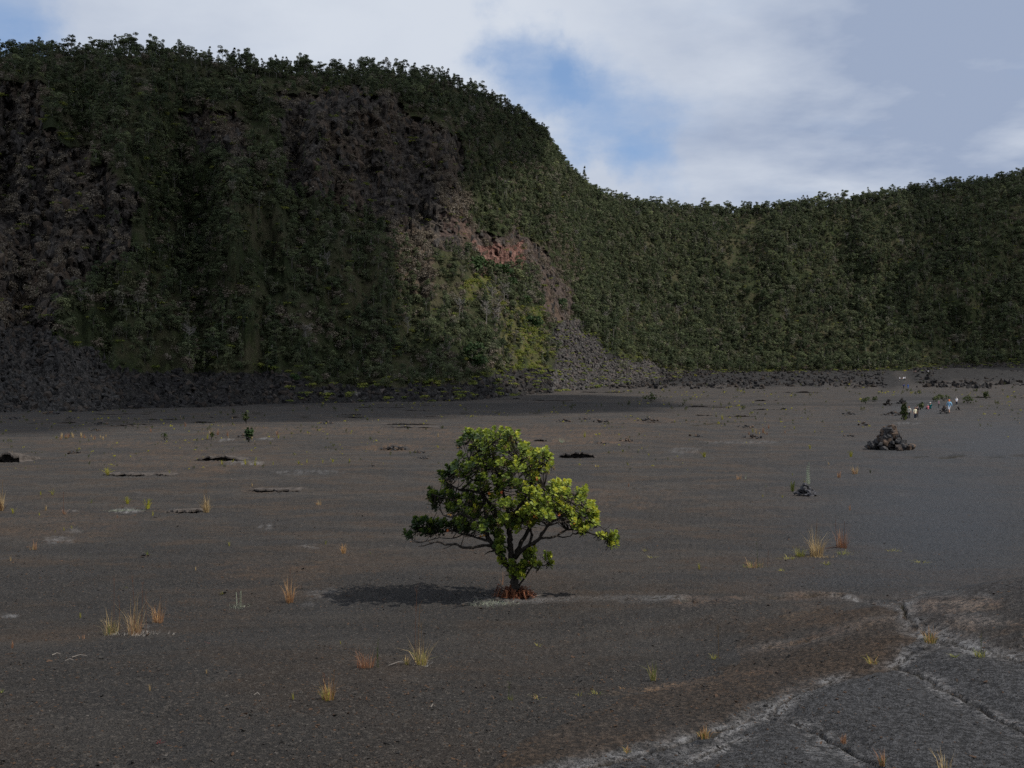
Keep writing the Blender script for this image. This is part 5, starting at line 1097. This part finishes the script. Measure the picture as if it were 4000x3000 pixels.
pile(1923, 971, 106, 49, 130, 'tall cairn of stacked grey and brown lava stones with a stepped top', seed=12, mean=.20, lop=lambda t: float(np.interp(t, [0, .18, .36, .6, .85, 1], [1.05, .95, .60, .46, .36, .18])), protos=CAIRN)
pile(2040, 893, 28, 18, 26, 'small reddish-brown cairn beside the hiker in the blue jacket', seed=5, mean=.26)
pile(2070, 886, 13, 8, 9, 'low dark heap of stones right of the hiker in the blue jacket', 'rock_pile', 'rock pile', 6, BLK, .4)
pile(1956, 904, 18, 10, 12, 'dark heap of stones by the bush in front of the cream-shirted hiker', 'rock_pile', 'rock pile', 7, BLK, .35)
pile(1948, 873, 26, 12, 14, 'dark heap of stones far back, right one of two behind the tall cairn', 'rock_pile', 'rock pile', 8, BLK, .35)
pile(1920, 876, 26, 12, 14, 'dark heap of stones far back, left one of two behind the tall cairn', 'rock_pile', 'rock pile', 9, BLK, .35)
pile(1930, 898, 60, 9, 40, 'low spread of brown rubble just behind the tall cairn', 'rock_pile', 'rock pile', 10, ROCKS, .12)
pile(1866, 919, 30, 6, 9, 'low reddish stones left behind the tall cairn', 'rock_pile', 'rock pile', 11, ROCKS, .3)
pile(850, 972, 80, 8, 46, 'patch of broken brown crust slabs left of the tree top', 'rock_pile', 'rock pile', 12, ROCKS, .12)
pile(905, 978, 46, 4, 20, 'low reddish slabs right of the broken brown patch', 'rock_pile', 'rock pile', 13, ROCKS, .14)
pile(1400, 910, 60, 5, 24, 'low broken slabs far back right of the tree top', 'rock_pile', 'rock pile', 14, ROCKS, .13)
pile(1220, 912, 50, 5, 18, 'low broken slabs straight behind the tree top', 'rock_pile', 'rock pile', 15, ROCKS, .14)
pile(20, 996, 44, 10, 16, 'dark broken slabs round the hollow at the left edge', 'rock_pile', 'rock pile', 16, BLK, .25)
rp = random.Random(31)
for k in range(20):
    px, py = (rp.uniform(20, 960), rp.uniform(892, 1010)) if k < 11 else (rp.uniform(1240, 1840), rp.uniform(880, 960))
    side = 'left' if k < 11 else 'right'
    e = pile(px, py, rp.uniform(24, 70), rp.uniform(2.5, 5), 11, 'thin scatter of broken brown crust on the far floor, %s of the lone tree' % side, 'crust_chips', 'lava chips', 40 + k, ROCKS, .16); e['group'] = 'scatters of broken crust on the far floor, %s' % side
M_aa = stone_mat('grey_spatter', (.045, .046, .052), (.12, .12, .135), (.07, .07, .075))
pile(1740, 1071, 64, 26, 60, 'grey knobbly lava clump with ferns growing from it', 'lava_clump', 'lava clump', 17, [boulder(500 + k, M_aa, 16) for k in range(4)], .2)
pile(312, 1204, 34, 7, 22, 'small dark stone mound under the green fern left of centre', 'rock_pile', 'rock pile', 18, ROCKS, .22)
for px, py, s, lab in [(205, 1107, 8, 'small pale stone left of the lichen mound'), (385, 1137, 9, 'flat brown stone left of centre'), (1230, 1143, 7, 'dark flat stone left of the pale lichen, centre left'), (450, 1388, 8, 'brown pebble near the lower left tufts'), (347, 1483, 10, 'orange-brown stone in the lower left'), (1030, 1485, 9, 'orange stone in the lower centre'),
        (570, 1438, 8, 'pale brown stone in the left foreground'), (1665, 1438, 14, 'flat orange stone on the brown slope'), (695, 1277, 8, 'orange stone beside the tree shadow'), (806, 1440, 11, 'dark stone at the foot of the drooping red tuft'), (680, 1140, 7, 'brown stone left of the tree limb'), (1375, 1215, 5, 'rusty chip right of the tree'), (1990, 1338, 18, 'dark block at the crest of the cracked swell'), (2002, 1350, 13, 'second dark block beside the crest tuft'), (230, 1425, 10, 'flat dark brown stone near the bleached sticks')]:
    x, y, z = hit(px, py); k = s * 1.8083 / F * y / 2
    o = link('stone', ROCKS[int(px) % 8], None, (x, y, z + k * .25), (.1, .2, px), (k * 1.2, k, k * .7)); tag(o, lab, 'stone')

# ------------------------------------------------------------------ hikers
SKIN = flat('skin', (.42, .25, .18), .6); HAIRS = {'brown': flat('brown_hair', (.06, .035, .02)), 'red': flat('red_hair', (.16, .07, .035)), 'grey': flat('grey_hat', (.36, .36, .36)), 'orange': flat('orange_cap', (.75, .17, .03)), 'white': flat('white_hat', (.62, .62, .62)), 'black': flat('black_hair', (.02, .018, .016))}
CLO = {k: flat(k + '_cloth', c, .9, .12, .1, 9) for k, c in {'cream': (.74, .70, .52), 'stone': (.42, .40, .35), 'navy': (.018, .024, .045), 'black': (.018, .018, .02), 'teal': (.012, .11, .12), 'pink': (.62, .20, .23), 'rose': (.42, .24, .32), 'sky': (.20, .38, .55), 'white': (.76, .78, .84), 'blue': (.03, .13, .42), 'deepblue': (.03, .06, .22), 'dusk': (.28, .18, .16)}.items()}
def body(pose):
    """joints (height 1.72 m standing), radii; the skin modifier grows one continuous figure over them"""
    J = {'pel': (0, 0, .93), 'wst': (0, 0, 1.08), 'chs': (0, .01, 1.27), 'nck': (0, .01, 1.45), 'hd0': (0, -.01, 1.53), 'hd1': (0, -.015, 1.62), 'hd2': (0, 0, 1.69)}
    Rr = {'pel': .145, 'wst': .13, 'chs': .15, 'nck': .055, 'hd0': .075, 'hd1': .092, 'hd2': .06}
    E = [('pel', 'wst'), ('wst', 'chs'), ('chs', 'nck'), ('nck', 'hd0'), ('hd0', 'hd1'), ('hd1', 'hd2')]
    for s, n in ((-1, 'L'), (1, 'R')):
        sw = {'stand': .02, 'walk': .16 * s, 'sit': .0, 'bend': 0}[pose]
        J['sh' + n] = (.185 * s, .01, 1.40); J['el' + n] = (.245 * s, .03 - sw, 1.12); J['wr' + n] = (.25 * s, -.05 - sw * 1.5, .88); J['ha' + n] = (.25 * s, -.075 - sw * 1.6, .79)
        J['hp' + n] = (.09 * s, 0, .90); J['kn' + n] = (.10 * s, -.03 + sw * 1.1, .50); J['an' + n] = (.105 * s, .04 + sw * 1.9, .09); J['to' + n] = (.12 * s, -.12 + sw * 1.9, .035)
        if pose == 'sit':
            J['hp' + n] = (.09 * s, 0, .90); J['kn' + n] = (.15 * s, -.36, 1.12); J['an' + n] = (.13 * s, -.42, .84); J['to' + n] = (.14 * s, -.58, .83); J['el' + n] = (.24 * s, -.16, 1.17); J['wr' + n] = (.17 * s, -.36, 1.19); J['ha' + n] = (.15 * s, -.43, 1.19)
        Rr.update({'sh' + n: .062, 'el' + n: .043, 'wr' + n: .03, 'ha' + n: .036, 'hp' + n: .095, 'kn' + n: .062, 'an' + n: .043, 'to' + n: .035})
        E += [('chs', 'sh' + n), ('sh' + n, 'el' + n), ('el' + n, 'wr' + n), ('wr' + n, 'ha' + n), ('pel', 'hp' + n), ('hp' + n, 'kn' + n), ('kn' + n, 'an' + n), ('an' + n, 'to' + n)]
    dz = -.79 if pose == 'sit' else 0
    ks = list(J); co = [Vector(J[k]) + Vector((0, 0, dz)) for k in ks]; me = bpy.data.meshes.new('body'); me.from_pydata(co, [(ks.index(a), ks.index(b)) for a, b in E], [])
    o = bpy.data.objects.new('body', me); COL.objects.link(o); m = o.modifiers.new('s', 'SKIN'); m.use_smooth_shade = True; o.modifiers.new('d', 'SUBSURF').levels = 1
    if not me.skin_vertices: bm = bmesh.new(); bm.from_mesh(me); bm.verts.layers.skin.verify(); bm.to_mesh(me); bm.free()
    for i, k in enumerate(ks): d = me.skin_vertices[0].data[i]; d.radius = (Rr[k], Rr[k] * (.72 if k in ('pel', 'wst', 'chs') else 1)); d.use_root = (k == 'pel')
    dg = bpy.context.evaluated_depsgraph_get(); dg.update(); ev = bpy.data.meshes.new_from_object(o.evaluated_get(dg)); bpy.data.objects.remove(o)
    C = np.array([p.center[:] for p in ev.polygons]); best = np.full(len(C), 1e9); reg = np.zeros(len(C), int)
    code = {'pel': 1, 'wst': 1, 'chs': 1}
    for a, b_ in E:
        p, q = np.array(co[ks.index(a)]), np.array(co[ks.index(b_)]); v = q - p; t = np.clip(((C - p) @ v) / (v @ v), 0, 1); d = np.linalg.norm(C - p - t[:, None] * v, axis=1) - (Rr[a] + (Rr[b_] - Rr[a]) * t)
        z = {'wst': 1, 'chs': 1}.get(b_, 0)
        z = 1 if (a, b_) in (('pel', 'wst'), ('wst', 'chs')) or (a == 'chs' and b_[:2] == 'sh') else 2 if a[:2] == 'sh' else 3 if a[:2] == 'el' else 4 if a[:2] == 'wr' else 5 if a in ('pel',) else 5 if a[:2] == 'hp' else 6 if a[:2] == 'kn' else 7 if a[:2] == 'an' else 0
        if (a, b_) == ('chs', 'nck'): z = 8
        k = d < best; best[k] = d[k]; reg[k] = z
    fin = MB()
    for n, s in (('L', -1), ('R', 1)):      # five fingers on each hand, thumb from the side of the palm
        h = co[ks.index('ha' + n)]; w = co[ks.index('wr' + n)]; d = (h - w).normalized(); sd = Vector((0, 1, 0)) if pose != 'sit' else Vector((1, 0, 0)); sd = (sd - d * sd.dot(d)).normalized(); pn = d.cross(sd)
        for j, L in enumerate((.075, .085, .08, .062)):
            o0 = h + sd * (.024 - .016 * j); o1 = o0 + d * (L * .6) + pn * .004; o2 = o0 + d * L + pn * .018 * -s; fin.tube([o0, o1, o2], [.009, .008, .006], 5)
        fin.tube([w.lerp(h, .5) + sd * .022, w.lerp(h, .8) + sd * .05, h + sd * .052 + d * .02], [.011, .0095, .007], 5)
    hc = Vector(co[ks.index('hd1')])
    fin.tube([hc + Vector((0, -.085, .01)), hc + Vector((0, -.115, -.02)), hc + Vector((0, -.09, -.028))], [.008, .016, .012], 5)     # nose
    for s in (-1, 1): fin.tube([hc + Vector((.09 * s, 0, .02)), hc + Vector((.1 * s, .012, -.02))], [.018, .012], 5)                 # ears
    return ev, reg, fin, hc
POSE = {p: body(p) for p in ('stand', 'walk', 'sit')}
M_eye = flat('eye', (.02, .015, .012), .3); M_lip = flat('lips', (.30, .12, .10), .6)
def sub(ev, keep, off, name, m):
    n = [v.co + v.normal * off for v in ev.vertices]; b = MB()
    b.v = [tuple(v) for v in n]; b.f = [tuple(p.vertices) for i, p in enumerate(ev.polygons) if keep[i]]; b.m = [0] * len(b.f); b.c = [0] * len(b.v)
    me = b.mesh(name, [m], True, False); bm = bmesh.new(); bm.from_mesh(me); bmesh.ops.delete(bm, geom=[v for v in bm.verts if not v.link_faces], context='VERTS'); bm.to_mesh(me); bm.free(); return me
def person(px, top, foot, pose, shirt, pants, hair, label, rz=0, sleeves=False, shorts=False, hat=False, group='hikers on the crater floor'):
    ev, reg, fin, hc = POSE[pose]; x, y, z = hit(px, foot); H = (foot - top) * 1.8083 / F * y; s = H / (1.74 if pose != 'sit' else .95)
    e = empty('person', (x, y, z), rz, s); tag(e, label, 'person', group)
    b = MB(); b.v = [tuple(v.co) for v in ev.vertices]; b.f = [tuple(p.vertices) for p in ev.polygons]; b.m = [0] * len(b.f); b.c = [0] * len(b.v); b.add(fin.v, fin.f)
    link('body', b.mesh('body', [SKIN], True, False), e)
    link('shirt', sub(ev, np.isin(reg, [1, 2, 3] if sleeves else [1, 2]), .014, 'shirt', CLO[shirt]), e)
    link('shorts' if shorts else 'trousers', sub(ev, np.isin(reg, [5] if shorts else [5, 6]), .013, 'trousers', CLO[pants]), e)
    link('shoes', sub(ev, reg == 7, .012, 'shoes', CLO['black' if pants != 'navy' else 'stone']), e)
    b = MB()      # hair or hat: a cap over the skull
    for i in range(6):
        th = i / 5 * R(80 if not hat else 72)
        b.v += [tuple(hc + Vector((math.sin(th) * .108 * math.cos(a), math.sin(th) * .112 * math.sin(a) + .012, math.cos(th) * .105 - (.05 * math.sin(th) if math.sin(a) > .2 and not hat else 0)))) for a in np.arange(12) * math.pi / 6]
    b.f = [(i * 12 + j, i * 12 + (j + 1) % 12, i * 12 + 12 + (j + 1) % 12, i * 12 + 12 + j) for i in range(5) for j in range(12)]; b.m = [0] * len(b.f); b.c = [0] * len(b.v)
    if hat: b.tube([hc + Vector((0, .01, .035)), hc + Vector((0, .01, .045))], [.17, .13], 14)
    link('hat' if hat or hair == 'orange' else 'hair', b.mesh('hair', [HAIRS[hair]], True, False), e)
    b = MB()
    for q in (-1, 1): c = hc + Vector((.034 * q, -.086, .012)); b.tube([c + Vector((0, -.004, 0)), c + Vector((0, .01, 0))], [.011, .011], 6)
    link('eyes', b.mesh('eyes', [M_eye], False, False), e)
    b = MB(); c = hc + Vector((0, -.086, -.05)); b.tube([c + Vector((-.022, .006, 0)), c, c + Vector((.022, .006, 0))], [.004, .008, .004], 5); link('mouth', b.mesh('mouth', [M_lip], False, False), e)
    return e
person(1963.5, 877.5, 904, 'walk', 'stone', 'black', 'red', 'hiker in a grey-beige T-shirt half hidden by a bush', 2.8)
person(1977, 879.5, 906, 'stand', 'cream', 'navy', 'red', 'hiker in a cream T-shirt and navy trousers', .3)
person(1981, 876.5, 902, 'stand', 'black', 'black', 'brown', 'hiker in dark clothes behind the cream-shirted one', 3.0)
person(2004.5, 873.5, 884.5, 'sit', 'pink', 'black', 'grey', 'person in a bright pink shirt sitting low on the lava', 3.3, hat=True)
person(2009.5, 868.5, 883, 'sit', 'teal', 'black', 'white', 'person in a teal shirt and white hat beside the pink-shirted one', 3.0, hat=True)
person(2028, 864.5, 881, 'stand', 'rose', 'black', 'grey', 'small hiker in a rose shirt and grey hat', 1.3, hat=True)
person(2050.5, 863, 892.5, 'walk', 'sky', 'white', 'orange', 'hiker in a light blue jacket, white shorts and orange cap', 3.14, sleeves=True, shorts=True)
person(2066.5, 858, 876, 'stand', 'white', 'navy', 'grey', 'hiker in a white shirt and dark trousers, rightmost of all', .1)
person(1952, 828.5, 839.5, 'walk', 'deepblue', 'black', 'brown', 'distant hiker in dark blue, left one of a pair', 3.0, sleeves=True)
person(1961.5, 829, 839.5, 'stand', 'blue', 'blue', 'brown', 'distant hiker all in bright blue, right one of a pair', 3.1, sleeves=True)
person(1943.5, 814, 822.5, 'stand', 'white', 'navy', 'grey', 'far hiker in white, leftmost of the cluster at the floor edge', .2)
person(1948.5, 815.5, 822.5, 'stand', 'dusk', 'navy', 'brown', 'far hiker in dull brown in the middle of the cluster', .2)
person(1951.5, 813.5, 822.5, 'stand', 'white', 'teal', 'black', 'far hiker in white and teal in the cluster', .4)
person(1954.5, 813, 822, 'stand', 'white', 'black', 'black', 'far hiker in white and black, rightmost of the cluster', .1)
person(1974, 800, 806.5, 'stand', 'black', 'black', 'brown', 'very distant dark figure by the foot of the trees', .1)
person(1978, 800, 806.5, 'stand', 'dusk', 'black', 'brown', 'very distant dull figure beside the dark one', .1)
person(2005, 799.5, 806, 'stand', 'white', 'black', 'brown', 'very distant white figure alone by the foot of the trees', .1)
shrub_obj(1952, 908, 11, 32, 'leafy young tree beside the hiker in the grey-beige T-shirt', 'shrub', 'sapling', None, 'sapling', 130, 12)
shrub_obj(1988, 886, 16, 14, 'green bush just right of the dark-clothed hiker', 'shrub', 'bush', None, 'bush', 120, 13)
for q, (px, py, w, h) in enumerate([(2022, 868, 20, 11), (2040, 867, 28, 15), (2090, 871, 20, 15), (1870, 872, 24, 12), (1890, 868, 14, 10), (2130, 862, 13, 14), (1405, 866, 30, 11)]):
    shrub_obj(px, py, w, h, ['round dark shrub left behind the hiker in the blue jacket', 'large dark shrub right behind the hiker in the blue jacket', 'dark shrub right of the white-shirted hiker', 'spreading shrub far back left of the tall cairn', 'upright shrub far back above the tall cairn', 'shrub far right beyond the hikers', 'wide shrub far back right of the lone tree'][q], 'shrub', 'shrub', 'larger shrubs near the hikers', 'shrub', 140, 20 + q)
